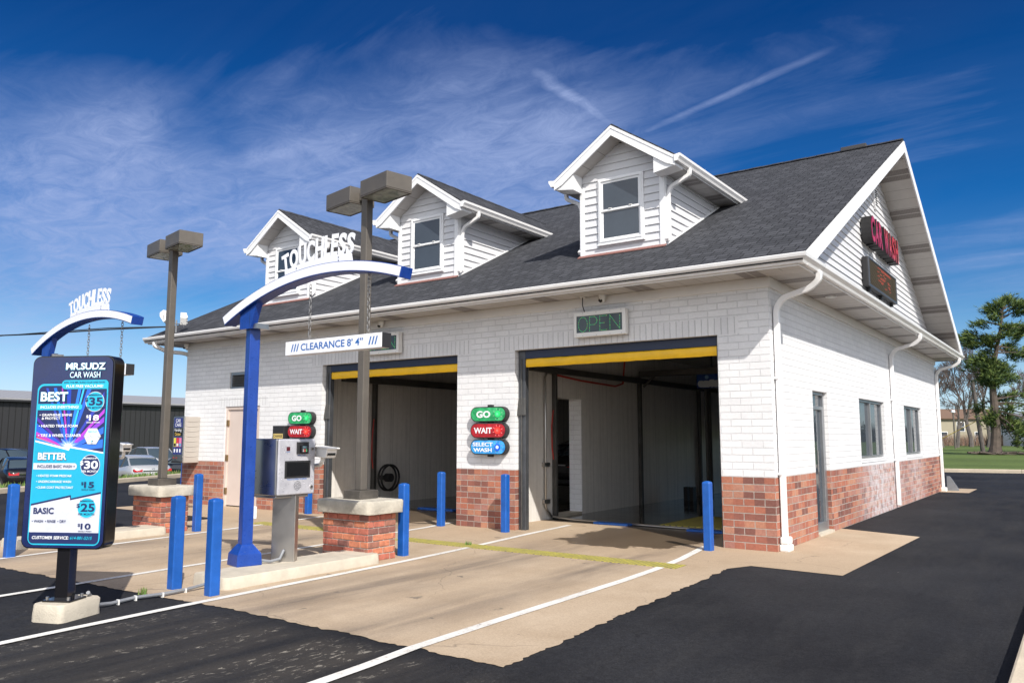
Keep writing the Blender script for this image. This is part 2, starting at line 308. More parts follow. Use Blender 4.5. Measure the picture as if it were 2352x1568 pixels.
def make_apron():
    m,nt,b=newmat('apron_concrete'); p,s=posxy(nt)
    n1=noise(nt,p,1.1,7,.62,.3); n2=noise(nt,p,70,5,.75); n3=noise(nt,scaled(nt,p,2.2,.30),1.6,7,.62,.3); n4=noise(nt,p,.5,4,.5)
    c=mixc(nt,ramp(nt,n1.outputs[0],(.28,0.0),(.72,1.0)),(.360,.268,.180),(.475,.372,.268))
    # tyre-darkened wheel tracks along each lane
    def track(cx,w): return mth(nt,'SUBTRACT',1.0,mth(nt,'MULTIPLY',mth(nt,'ABSOLUTE',mth(nt,'SUBTRACT',s[0],cx)),1/w),clamp=True)
    t=mth(nt,'ADD',mth(nt,'ADD',track(-2.75,.95),track(-1.35,.55)),mth(nt,'ADD',track(-8.0,.8),track(-6.5,.7)),clamp=True)
    tm=mth(nt,'MULTIPLY',t,ramp(nt,n3.outputs[0],(.32,.1),(.68,1.0)))
    c=mixc(nt,mth(nt,'MULTIPLY',tm,.9),c,(.15,.118,.092))
    # oil blots
    blot=noise(nt,scaled(nt,p,1,1.0),2.8,4,.5)
    c=mixc(nt,mth(nt,'MULTIPLY',ramp(nt,blot.outputs[0],(.69,0.0),(.72,1.0)),.6),c,(.085,.075,.065))
    # brown damp patches by the bay mouths
    wn=noise(nt,p,1.5,6,.6,.4)
    def wetmask(x0,x1,y0,y1):
        w=mth(nt,'MULTIPLY',box_mask(nt,s[0],x0,x1,.9),box_mask(nt,s[1],y0,y1,1.3)); return mth(nt,'ADD',w,mth(nt,'MULTIPLY',mth(nt,'SUBTRACT',wn.outputs[0],.5),1.5))
    wm=ramp(nt,mth(nt,'MAXIMUM',wetmask(-3.7,-.9,-1.5,4),wetmask(-9.2,-6.0,-.9,5)),(.46,0.0),(.54,1.0))
    rust=mth(nt,'MULTIPLY',box_mask(nt,s[1],-2.6,1,1.6),ramp(nt,n1.outputs[0],(.3,.15),(.7,.75)))
    c=mixc(nt,mth(nt,'MULTIPLY',rust,.55),c,(.30,.20,.115))
    c=mixc(nt,mth(nt,'MULTIPLY',wm,.85),c,(.085,.060,.040))
    c=mixc(nt,1.0,c,ramp(nt,n2.outputs[0],(.25,.72),(.75,1.25)),'MULTIPLY')
    # hairline cracks and control joints
    v2=N(nt,'ShaderNodeTexVoronoi'); v2.feature='DISTANCE_TO_EDGE'; v2.inputs['Scale'].default_value=.42; L(nt,wobble(nt,p,1.2,.6),v2.inputs['Vector'])
    c=mixc(nt,mth(nt,'MULTIPLY',mth(nt,'MULTIPLY',ramp(nt,v2.outputs[0],(.0,1.0),(.004,0.0)),ramp(nt,n4.outputs[0],(.45,0.0),(.55,1.0))),.6),c,(.10,.08,.06))
    L(nt,c,b.inputs['Base Color'])
    L(nt,mth(nt,'SUBTRACT',.86,mth(nt,'MULTIPLY',wm,.55)),b.inputs['Roughness'])
    bp=N(nt,'ShaderNodeBump'); bp.inputs['Strength'].default_value=.4; bp.inputs['Distance'].default_value=.004
    L(nt,n2.outputs[0],bp.inputs['Height']); L(nt,bp.outputs[0],b.inputs['Normal']); return m
M_APRON=make_apron()
def make_paint():
    m,nt,b=newmat('road_paint'); p,s=posxy(nt)
    n=noise(nt,p,24,7,.75); n1=noise(nt,scaled(nt,p,2,.5),3,5,.6)
    w=ramp(nt,n.outputs[0],(.40,1.0),(.47,0.0)); w=mth(nt,'MULTIPLY',w,ramp(nt,n1.outputs[0],(.45,0.0),(.62,.9)))
    L(nt,mixc(nt,w,mixc(nt,ramp(nt,n1.outputs[0],(.3,0.0),(.7,1.0)),(.74,.73,.70),(.60,.57,.53)),(.22,.19,.16)),b.inputs['Base Color']); b.inputs['Roughness'].default_value=.7; return m
M_PAINT=make_paint()
M_WET=mat('wet_floor',(.050,.043,.036),.12,spec=.6,vary=.45,vscale=1.6)
M_GRASS=None
def make_grass(name,c1,c2,s):
    m,nt,b=newmat(name); p,_=posxy(nt)
    n=noise(nt,p,s,8,.7); n2=noise(nt,p,.12,4,.6)
    c=mixc(nt,ramp(nt,n.outputs[0],(.3,0.0),(.7,1.0)),c1,c2)
    L(nt,mixc(nt,1.0,c,ramp(nt,n2.outputs[0],(.3,.75),(.7,1.2)),'MULTIPLY'),b.inputs['Base Color']); b.inputs['Roughness'].default_value=.9; b.inputs['Specular IOR Level'].default_value=.2
    return m
M_GRASS=make_grass('lawn_grass',(.060,.100,.022),(.125,.165,.05),5)

# ------------------------------------------------------------------ mesh builder
class MB:
    def __init__(s): s.v=[];s.f=[];s.mi=[];s.X=None;s.mats=[];s.swap=[]
    def m(s,material):
        if material not in s.mats: s.mats.append(material)
        return s.mats.index(material)
    def add(s,verts,faces,material):
        i=s.m(material); o=len(s.v)
        for p in verts:
            p=Vector(p); s.v.append(s.X@p if s.X else p)
        for f in faces: s.f.append([o+k for k in f]); s.mi.append(i)
        return s
    def quad(s,a,b,c,d,material): return s.add([a,b,c,d],[(0,1,2,3)],material)
    def poly(s,pts,material): return s.add(pts,[tuple(range(len(pts)))],material)
    def box(s,c,d,material,rot=0,tilt=None):
        x,y,z=d[0]/2,d[1]/2,d[2]/2
        P=[Vector((a*x,b*y,e*z)) for e in (-1,1) for b in (-1,1) for a in (-1,1)]
        M=Matrix.Translation(c)@Matrix.Rotation(rot,4,'Z')
        if tilt: M=M@Matrix.Rotation(tilt[1],4,tilt[0])
        P=[M@p for p in P]
        return s.add(P,[(0,2,3,1),(4,5,7,6),(0,1,5,4),(2,6,7,3),(0,4,6,2),(1,3,7,5)],material)
    def b2(s,lo,hi,material): return s.box([(a+b)/2 for a,b in zip(lo,hi)],[b-a for a,b in zip(lo,hi)],material)
    def prism(s,pts,vec,material):
        # closed polygon pts swept by vec
        n=len(pts); vec=Vector(vec); P=[Vector(p) for p in pts]; Q=[p+vec for p in P]
        nr=(P[1]-P[0]).cross(P[2]-P[0])
        if n>3:
            nr=Vector((0,0,0))
            for i in range(n):
                a,b=P[i],P[(i+1)%n]; nr+=a.cross(b)
        flip=nr.dot(vec)>0
        F=[tuple(range(n)),tuple(range(2*n-1,n-1,-1))]+[(i,i+n,(i+1)%n+n,(i+1)%n) for i in range(n)]
        if flip: F=[f[::-1] for f in F]
        return s.add(P+Q,F,material)
    def tube(s,path,r,material,n=8,caps=True,flat=None):
        path=[Vector(p) for p in path]; k=len(path); V=[];F=[]
        up=None
        for i,p in enumerate(path):
            d=(path[min(i+1,k-1)]-path[max(i-1,0)]).normalized()
            if up is None: up=Vector((0,0,1)) if abs(d.z)<.9 else Vector((1,0,0))
            a=d.cross(up).normalized(); b2=a.cross(d).normalized(); up=b2
            rr=r[i] if isinstance(r,(list,tuple)) else r
            for j in range(n):
                t=2*math.pi*(j+.5)/n
                V.append(p+a*math.cos(t)*rr*(flat[0] if flat else 1)+b2*math.sin(t)*rr*(flat[1] if flat else 1))
        for i in range(k-1):
            for j in range(n): F.append((i*n+j,(i+1)*n+j,(i+1)*n+(j+1)%n,i*n+(j+1)%n))
        if caps: F+= [tuple(range(n)),tuple(range(k*n-1,(k-1)*n-1,-1))]
        return s.add(V,F,material)
    def cyl(s,c,r,h,material,axis='Z',n=20,r2=None):
        r2=r if r2 is None else r2; V=[];F=[]
        for q,(hh,rr) in enumerate(((-h/2,r),(h/2,r2))):
            for j in range(n):
                t=2*math.pi*j/n; p=(rr*math.cos(t),rr*math.sin(t),hh)
                if axis=='X': p=(p[2],p[0],p[1])
                if axis=='Y': p=(p[1],p[2],p[0])
                V.append(Vector(p)+Vector(c))
        F=[tuple(range(n-1,-1,-1)),tuple(range(n,2*n))]+[(j,(j+1)%n,n+(j+1)%n,n+j) for j in range(n)]
        return s.add(V,F,material)
    def rsec(s,stations,material,capmat=None):
        # loft between equal-length closed rings
        n=len(stations[0]); V=[p for r in stations for p in r]; k=len(stations); F=[]
        for i in range(k-1):
            for j in range(n): F.append((i*n+j,i*n+(j+1)%n,(i+1)*n+(j+1)%n,(i+1)*n+j))
        F+=[tuple(range(n-1,-1,-1)),tuple(range((k-1)*n,k*n))]
        return s.add(V,F,material)
    def mesh(s,T,material,M):
        return s.add([M@Vector(p) for p in T[0]],T[1],material)
    def build(s,name,parent=None,smooth=False,bevel=0,seg=2,angle=35,swap=False,recalc=False,loc=None,rotz=0):
        me=bpy.data.meshes.new(name); me.from_pydata([tuple(p) for p in s.v],[],s.f)
        for m in s.mats: me.materials.append(m)
        for p,i in zip(me.polygons,s.mi): p.material_index=i
        if recalc:
            bm=bmesh.new(); bm.from_mesh(me); bmesh.ops.recalc_face_normals(bm,faces=bm.faces); bm.to_mesh(me); bm.free()
        uv=me.uv_layers.new(name='UVMap').data
        for p in me.polygons:
            n=p.normal; ax,ay,az=abs(n.x),abs(n.y),abs(n.z)
            for li in p.loop_indices:
                c=me.vertices[me.loops[li].vertex_index].co
                if az>=ax and az>=ay: q=(c.x,c.y)
                elif ax>=ay: q=(c.y,c.z)
                else: q=(c.x,c.z)
                uv[li].uv=q
            p.use_smooth=smooth
        me.update()
        o=bpy.data.objects.new(name,me); C.objects.link(o)
        if smooth:
            try: me.set_sharp_from_angle(angle=R(angle))
            except Exception: pass
        if bevel:
            b=o.modifiers.new('bevel','BEVEL'); b.width=bevel; b.segments=seg; b.limit_method='ANGLE'; b.angle_limit=R(40)
        if parent: o.parent=parent
        if loc: o.location=loc
        if rotz: o.rotation_euler=(0,0,rotz)
        return o
def tag(o,label=None,cat=None,group=None,kind=None):
    if label: o['label']=label
    if cat: o['category']=cat
    if group: o['group']=group
    if kind: o['kind']=kind
    return o
def thing(name,label,cat,loc=(0,0,0),rotz=0,group=None):
    o=bpy.data.objects.new(name,None); C.objects.link(o); o.empty_display_size=.1
    o.location=loc; o.rotation_euler=(0,0,rotz); return tag(o,label,cat,group)
def children(o): return [c for c in bpy.data.objects if c.parent==o]
def dup(o,loc=None,rotz=None,label=None,parent=None):
    c=o.copy(); C.objects.link(c); c.parent=parent
    if loc is not None: c.location=loc
    if rotz is not None: c.rotation_euler=(0,0,rotz)
    if label: c['label']=label
    for ch in children(o): dup(ch,parent=c)
    return c
_dg=None
def text2d(body,size=1,offset=0.0,extrude=0.0,shear=0,align='CENTER',spacing=1.0,space_line=1.0):
    cu=bpy.data.curves.new('lettering','FONT'); cu.body=body; cu.size=size; cu.offset=offset; cu.extrude=extrude; cu.shear=shear
    cu.align_x=align; cu.align_y='CENTER'; cu.space_character=spacing; cu.space_line=space_line; cu.resolution_u=4
    o=bpy.data.objects.new('lettering',cu); C.objects.link(o)
    bpy.context.view_layer.update()
    me=bpy.data.meshes.new_from_object(o.evaluated_get(bpy.context.evaluated_depsgraph_get()))
    V=[tuple(v.co) for v in me.vertices]; F=[tuple(p.vertices) for p in me.polygons]
    bpy.data.objects.remove(o); bpy.data.curves.remove(cu); bpy.data.meshes.remove(me); return V,F
def fit(T,x0,x1,y0,y1,keep=False):
    xs=[v[0] for v in T[0]]; ys=[v[1] for v in T[0]]; a,b,c,d=min(xs),max(xs),min(ys),max(ys)
    sx=(x1-x0)/(b-a); sy=(y1-y0)/(d-c)
    return [(x0+(v[0]-a)*sx,y0+(v[1]-c)*sy,v[2]) for v in T[0]],T[1]
def plane_xf(origin,ux,uz):
    # 2-D artwork (x,y) -> a wall plane spanned by ux,uz; local +z points out of the wall
    ux=Vector(ux).normalized(); uz=Vector(uz).normalized(); n=ux.cross(uz)
    return Matrix(((ux.x,uz.x,n.x,origin[0]),(ux.y,uz.y,n.y,origin[1]),(ux.z,uz.z,n.z,origin[2]),(0,0,0,1)))

# ================================================================== SETTING
def struct(mb,name,**k): return tag(mb.build(name,**k),kind='structure')
KA,KB=Vector((-21.3,-1.2,0)),Vector((-25.45,6.9,0)); kd=(KB-KA).normalized()      # kerb line at the left
kn=Vector((-kd.y,kd.x,0))                                                          # points away from the lot
if kn.x>0: kn=-kn
def onk(t,o,z): p=KA+kd*t+kn*o; return (p.x,p.y,z)
LA,LB=Vector((-1.777,29.79,0)),Vector((1.233,30.38,0)); ld=(LB-LA).normalized(); ln_=Vector((-ld.y,ld.x,0))
def onl(t,o,z): p=LA+ld*t+ln_*o; return (p.x,p.y,z)
g=MB(); g.poly([(-1500,-1500,-.95),(1500,-1500,-.95),(1500,1500,-.95),(-1500,1500,-.95)],mat('far_ground',(.10,.12,.05),.9,vary=.2,vscale=.05)); struct(g,'ground')
g=MB(); pa=onk(-60,0,0); pb=onk(41,0,0)
g.poly([pa,(60,-70,0),(60,45,0),onl(20,0,0),onl(-22,0,0),pb],M_ASPH); struct(g,'asphalt_ground')
g=MB(); g.poly([onk(-80,.9,-.72),onk(120,.9,-.72),onk(120,70,-.72),onk(-80,70,-.72)][::-1],M_ASPH); struct(g,'asphalt_ground')
# concrete apron
Z1,Z2,Z3=.005,.010,.014
def ragged(pts,seed,step=.045,amp=.021):
    rnd=random.Random(seed); out=[]
    for i,a in enumerate(pts):
        b=pts[(i+1)%len(pts)]; a=Vector(a);b=Vector(b); n=max(1,int((b-a).length/step)); d=(b-a).normalized(); nr=Vector((-d.y,d.x,0)); w=0
        for k in range(n):
            w=w*.55+rnd.uniform(-1,1)*amp; out.append(tuple(a+(b-a)*k/n+nr*(w if k else 0)))
    return out
g=MB()
e1=ragged([(-10.05,-6.93,Z1),(-4.34,-6.70,Z1),(-3.13,-6.62,Z1),(.19,-6.67,Z1)],3)
n1=min(range(len(e1)),key=lambda k:(Vector(e1[k])-Vector((.19,-6.67,Z1))).length); e1=e1[:n1+1]
e2=ragged([(.19,-6.67,Z1),(.05,-4,Z1),(-.06,-1.75,Z1)],8); n2=min(range(len(e2)),key=lambda k:(Vector(e2[k])-Vector((-.06,-1.75,Z1))).length); e2=e2[:n2+1]
def strip(mb,edge,back):   # quads from a ragged edge back to a straight line
    for p,q in zip(edge[:-1],edge[1:]): mb.quad(p,q,back(q),back(p),M_APRON)
strip(g,e1,lambda p:(min(max(p[0],-10.05),-.6),-6.4,Z1))
strip(g,e2,lambda p:(-.6,max(p[1],-6.4),Z1)); 
g.poly([(-.6,-6.4,Z1),(-.6,-1.75,Z1),(-10.35,-1.75,Z1),(-10.05,-6.4,Z1)][::-1],M_APRON)
g.poly([(-14.4,-1.75,Z1),(-.6,-1.75,Z1),(-.06,-1.75,Z1),(.10,-1.38,Z1),(0,.28,Z1),(-14.4,.28,Z1)],M_APRON)
g.poly([(-10.3,.28,Z1),(-.6,.28,Z1),(-.6,2.2,Z1),(-10.3,2.2,Z1)],M_APRON)
g.poly([(.10,-1.38,Z1),(1.19,-1.46,Z1),(1.31,3.01,Z1),(.18,3.45,Z1),(0,3.5,Z1),(0,.28,Z1)],M_APRON)
struct(g,'concrete_pavement')
g=MB(); g.poly([(0.0,14.9,Z1),(.75,14.9,Z1),(.75,17,Z1),(0,17,Z1)],M_APRON); struct(g,'concrete_pavement')
# painted lane lines
def ribbon(mb,pts,w,z,material):
    P=[Vector((x,y,0)) for x,y in pts]; Lf=[];Rg=[]
    for i,p in enumerate(P):
        d=(P[min(i+1,len(P)-1)]-P[max(i-1,0)]).normalized(); n=Vector((-d.y,d.x,0))*w/2
        Lf.append(p+n); Rg.append(p-n)
    for i in range(len(P)-1):
        a,b,c,e=Rg[i],Rg[i+1],Lf[i+1],Lf[i]; mb.quad((a.x,a.y,z),(b.x,b.y,z),(c.x,c.y,z),(e.x,e.y,z),material)
def lane(pts,w=.10,z=Z2):
    g=MB(); ribbon(g,pts,w,z,M_PAINT); return struct(g,'road_line')
lane([(-.45,-12),(-.55,-8),(-.60,-7.2),(-.655,-6.67),(-.68,-5.5),(-.69,-4.2),(-.70,-3.2),(-.74,-2.3),(-.82,-1.4),(-.92,-.75),(-.99,-.3),(-1.02,-.05)],.105)
lane([(-3.15,-12),(-3.27,-9),(-3.36,-8),(-3.42,-7.2),(-3.46,-6.6),(-3.52,-5.5),(-3.57,-4.5),(-3.63,-3.5),(-3.72,-2.4),(-3.83,-1.4),(-3.95,-.4),(-4.02,.35),(-4.1,1.2)],.10)
lane([(-5.2,-12),(-5.28,-9),(-5.34,-7.6),(-5.42,-6.6),(-5.49,-5.9),(-5.58,-4.6),(-5.68,-3.25),(-5.80,-2.0),(-5.95,-.6),(-6.1,.3)],.10)
lane([(-7.75,-9),(-7.98,-7),(-8.05,-6.4),(-8.2,-5.3),(-8.32,-4.3),(-8.5,-3.0),(-8.72,-1.6),(-8.95,-.3),(-9.05,.3)],.10)
# trench drains: yellow expanded grating
def make_grate():
    m,nt,b=newmat('yellow_grating'); p,s=posxy(nt)
    a=mth(nt,'SUBTRACT',mth(nt,'FRACT',mth(nt,'MULTIPLY',s[0],17.0)),.5); bb=mth(nt,'SUBTRACT',mth(nt,'FRACT',mth(nt,'ADD',mth(nt,'MULTIPLY',s[1],26.0),mth(nt,'MULTIPLY',mth(nt,'FLOOR',mth(nt,'MULTIPLY',s[0],17.0)),.5))),.5)
    d=mth(nt,'MAXIMUM',mth(nt,'ABSOLUTE',a),mth(nt,'MULTIPLY',mth(nt,'ABSOLUTE',bb),1.15)); h=ramp(nt,d,(.27,1.0),(.32,0.0))
    n=noise(nt,p,6,5,.6)
    c=mixc(nt,ramp(nt,n.outputs[0],(.35,0.0),(.7,1.0)),(.50,.44,.06),(.33,.285,.07))
    L(nt,mixc(nt,h,c,(.10,.09,.08)),b.inputs['Base Color']); b.inputs['Roughness'].default_value=.7; return m
M_GRATE=make_grate()
def grate(x0,x1,y,label):
    g=MB(); g.b2((x0,y-.165,-.05),(x1,y+.165,Z3-.003),M_GRATE); o=g.build('drain_grate'); tag(o,label,'drain grate','yellow drain grates across the lanes')
grate(-5.25,-.56,-1.98,'long yellow drain grating across the lane to the right bay')
grate(-9.05,-6.6,-1.80,'yellow drain grating across the lane to the left bay, mostly behind the payment kiosk')
# kerbs, verge, lawns
def kerb(name,a,b,w,h,up,z0=-.1):
    a=Vector(a);b=Vector(b); d=(b-a).normalized(); n=Vector(up)*w; g=MB(); L_=(b-a).length; k=0
    while k<L_:
        e=min(k+3.0,L_); p=a+d*k; q=a+d*(e-.014)
        ring=lambda s:[s+Vector((0,0,z0)),s+n*.02+Vector((0,0,h*.8)),s+n*.12+Vector((0,0,h)),s+n+Vector((0,0,h)),s+n+Vector((0,0,z0))]
        g.rsec([ring(p),ring(q)],M_KERB); k=e
    return struct(g,name,recalc=True)
M_KERB=mat('kerb_concrete',(.47,.40,.31),.9,vary=.18,vscale=1.2,bump=.3,bscale=30)
kerb('kerb',onk(-40,0,0),onk(41,0,0),.16,.15,kn)
kerb('kerb',onl(-24,0,0),onl(30,0,0),.16,.16,ln_)
M_WALK=mat('sidewalk_concrete',(.55,.47,.36),.9,vary=.15,vscale=2,bump=.4,bscale=60)
g=MB(); g.b2((3.085,-16,-.1),(4.9,40,.13),M_WALK); struct(g,'sidewalk',bevel=.02)
g=MB(); g.poly([onk(-45,.16,.12),onk(60,.16,.12),onk(60,.75,.12),onk(60,1.9,-.7),onk(-45,1.9,-.7),onk(-45,.75,.12)][::-1],M_GRASS)
v=MB()
for i in range(17): pass
struct(g,'grass_ground',recalc=True)
g=MB(); g.poly([onl(-60,.16,.13),onl(200,.16,.13),onl(200,400,.13),onl(-60,400,.13)],M_GRASS); struct(g,'lawn')
# grass blades along the verge (stuff) and weeds
def blades(name,spots,h,mats,seed,label=None,cat=None,kind=None):
    rnd=random.Random(seed); g=MB()
    for (x,y,z) in spots:
        a=rnd.uniform(0,6.28); hh=h*rnd.uniform(.5,1.25); w=hh*.12; l=Vector((math.cos(a),math.sin(a),0)); pz=Vector((x,y,z)); s=Vector((-l.y,l.x,0))
        g.add([pz-s*w,pz+s*w,pz+l*hh*.35+Vector((0,0,hh))],[(0,1,2)],rnd.choice(mats))
    o=g.build(name); tag(o,label,cat,kind=kind); return o
MG=[mat('blade_a',(.07,.16,.02),.8),mat('blade_b',(.13,.21,.04),.8),mat('blade_c',(.18,.20,.07),.8)]
rnd=random.Random(5)
sp=[onk(rnd.uniform(-4,22),rnd.uniform(.2,1.0),.11) for _ in range(3000)]
blades('grass',sp,.14,MG,3,'short ragged green grass growing behind the left kerb','grass','stuff')

# ================================================================== CAR WASH BUILDING
BW,BD=14.4,15.4
bld=thing('car_wash_building','white painted brick car wash building with red brick base, grey shingle roof and three dormers','building')
def zr(y): return 4.02+.495*(y+.65) if y<=7.7 else zr(15.4-y)
wall=MB()
def grid_wall(mb,us,zs,hole,matf,to3,th,skip):
    nu,nz=len(us)-1,len(zs)-1; H=lambda i,j: i<0 or j<0 or i>=nu or j>=nz or hole((us[i]+us[i+1])/2,(zs[j]+zs[j+1])/2)
    for i in range(nu):
        for j in range(nz):
            if H(i,j): continue
            a,b,c,d=us[i],us[i+1],zs[j],zs[j+1]; mt=matf((a+b)/2,(c+d)/2)
            mb.quad(to3(a,c,0),to3(b,c,0),to3(b,d,0),to3(a,d,0),mt)
            mb.quad(to3(b,c,th),to3(a,c,th),to3(a,d,th),to3(b,d,th),M_PANEL)
            if H(i-1,j) and (i>0 or skip!=0): mb.quad(to3(a,c,th),to3(a,c,0),to3(a,d,0),to3(a,d,th),mt)
            if H(i+1,j) and (i<nu-1 or skip!=1): mb.quad(to3(b,c,0),to3(b,c,th),to3(b,d,th),to3(b,d,0),mt)
            if H(i,j-1): mb.quad(to3(a,c,th),to3(b,c,th),to3(b,c,0),to3(a,c,0),mt)
            if H(i,j+1): mb.quad(to3(a,d,0),to3(b,d,0),to3(b,d,th),to3(a,d,th),mt)
holesF=[(-9.42,-5.745,-1,3.08),(-4.45,-.775,-1,3.08),(-12.74,-11.47,-1,2.28),(-12.62,-11.58,2.69,3.07)]
usF=sorted({-BW,0,*[h[0] for h in holesF],*[h[1] for h in holesF],-9.75,-5.42,-4.78,-.45,-13.0,-11.2}); zsF=[-.1,1.016,2.28,2.49,2.69,3.07,3.08,3.33,3.86]
def mF(u,z):
    if z<1.016: return M_RED
    if 3.08<z<3.33 and (-9.75<u<-5.42 or -4.78<u<-.45): return M_SOLD
    if 2.28<z<2.49 and -13.0<u<-11.2: return M_SOLD
    return M_WHITE
grid_wall(wall,usF,zsF,lambda u,z:any(a<u<b and c<z<d for a,b,c,d in holesF),mF,lambda u,z,d:(u,d,z),.29,1)
holesS=[(2.07,2.97,-1,2.33),(5.34,7.72,1.15,2.33),(10.08,12.52,1.14,2.34)]
usS=sorted({0,BD,*[h[0] for h in holesS],*[h[1] for h in holesS]}); zsS=[-.1,1.016,1.14,1.15,2.33,2.34,3.86]
grid_wall(wall,usS,zsS,lambda u,z:any(a<u<b and c<z<d for a,b,c,d in holesS),lambda u,z:M_RED if z<1.016 else M_WHITE,lambda u,z,d:(-d,u,z),.29,0)
# left and rear walls
for lo,hi,mt in (((-BW,.29,1.016),(-BW+.29,BD,3.86),M_WHITE),((-BW,.29,-.1),(-BW+.29,BD,1.016),M_RED),((-BW+.29,BD-.29,-.1),(-4.5,BD,3.86),M_WHITE),((-.8,BD-.29,-.1),(-.29,BD,3.86),M_WHITE),((-4.5,BD-.29,1.7),(-.8,BD,3.86),M_WHITE)):
    wall.b2(lo,hi,mt)
wo=wall.build('wall',bld)
# interior: partitions, ceiling, floors
inn=MB()
inn.b2((-5.30,.29,-.05),(-5.0,2.15,3.5),M_PANEL); inn.b2((-5.30,3.20,-.05),(-5.0,BD-.3,3.5),M_PANEL); inn.b2((-5.30,2.15,2.36),(-5.0,3.20,3.5),M_PANEL)
inn.b2((-5.297,3.17,-.05),(-5.003,3.199,2.36),M_WHITE); inn.b2((-5.30,2.15,-.05),(-5.0,3.17,.055),M_CONC)
inn.b2((-10.6,.29,-.05),(-10.3,BD-.3,3.5),M_PANEL)
inn.b2((-.62,.30,-.05),(-.34,BD-.3,3.5),M_PANEL)
inn.build('interior_wall',bld)
ce=MB(); ce.b2((-10.3,.30,3.5),(-.35,BD-.3,3.58),mat('bay_ceiling',(.45,.44,.42),.6,vary=.1)); ce.build('ceiling',bld)
fl=MB(); fl.poly([(-4.99,1.72,Z2),(-.63,1.72,Z2),(-.63,BD-.4,Z2),(-4.99,BD-.4,Z2)],M_WET); fl.poly([(-10.29,1.9,Z2),(-5.31,1.9,Z2),(-5.31,BD-.4,Z2),(-10.29,BD-.4,Z2)],M_WET)
struct(fl,'bay_floor')
# steel frames inside each bay
fr=MB()
for x in (-4.93,):
    for y in (2.06,5.78,9.33): fr.b2((x-.06,y-.04,0),(x+.03,y+.04,2.86),M_STEEL)
    fr.b2((x-.05,1.2,2.83),(x+.05,13,2.95),M_STEEL)
    for y in (5.78,9.33): fr.b2((x,y-.06,2.98),(-.7,y+.06,3.12),M_STEEL)
    fr.tube([(-4.85,5.8,2.75),(-4.45,5.8,3.1)],.03,M_STEEL,6)
fr.b2((-.80,1.2,2.82),(-.66,13,2.98),M_STEEL)
for y in (5.78,9.33): fr.b2((-.80,y-.07,0),(-.66,y+.07,2.82),M_STEEL)
fr.build('steel_frame',bld,bevel=.006,seg=1)
fr=MB(); x=-10.22
for y in (2.35,6.1,9.6): fr.b2((x-.07,y-.05,0),(x+.04,y+.05,2.9),M_STEEL)
fr.b2((x-.05,1.3,2.84),(x+.12,13,3.0),M_STEEL); fr.build('steel_frame',bld,bevel=.006,seg=1)
pp=MB(); pp.tube([(-4.95,1.95,.05),(-4.95,1.88,.10),(-4.95,1.72,.25),(-4.95,1.72,2.74),(-4.95,1.80,2.83),(-4.95,1.95,2.83)],.022,M_SSD)
pp.tube([(-4.94,1.95,.05),(-4.4,1.86,.03),(-.7,1.70,.03)],.022,M_SSD)
for z in (1.05,.35): pp.b2((-5.0,1.66,z-.04),(-4.93,1.86,z+.04),M_SSD)
pp.build('wash_pipe',bld,smooth=True)
pp=MB(); MH=mat('red_hose',(.40,.03,.02),.5)
pp.tube([(-4.90,1.93,2.1),(-4.88,1.84,1.8),(-4.88,1.85,1.4),(-4.90,1.93,1.15)],.014,MH); pp.tube([(-4.92,2.1,2.80),(-4.9,3.0,2.74),(-4.9,4.5,2.70),(-4.92,4.9,2.78),(-4.92,5.0,3.3)],.02,MH); pp.build('red_hose',bld,smooth=True)
pp=MB(); pp.tube([(-10.15,2.25,2.0),(-10.1,2.15,1.5),(-10.1,2.15,1.1),(-10.15,2.25,.85)],.014,MH); pp.build('red_hose',bld,smooth=True)
for i,(y,w) in enumerate(((6.8,.05),(7.0,.05))):
    pp=MB(); pp.tube([(-3.75,y+.1,.1),(-3.75,y+.1,3.0)],.035 if i else .045,M_STEEL,8); pp.build('spray_pole',bld,smooth=True)
mt=MB(); mt.b2((-2.75,2.1,Z2),(-.9,4.0,Z3+.012),M_GRATE); mt.build('floor_grate',bld)
mt=MB(); mt.b2((-3.85,1.62,Z2),(-3.15,1.80,.045),M_BLUE); mt.build('threshold_strip',bld)
mt=MB(); mt.b2((-2.0,1.52,Z2),(-.9,1.68,.045),M_BLUE); mt.build('threshold_strip',bld)
mt=MB(); mt.b2((-8.5,2.0,Z2),(-7.5,2.2,.045),M_BLUE); mt.build('threshold_strip',bld)
for x in (-4.6,-4.45): 
    mt=MB(); mt.b2((x-.05,7.5,Z2),(x+.05,7.7,.35),M_BLKM); mt.build('wheel_guide',bld)
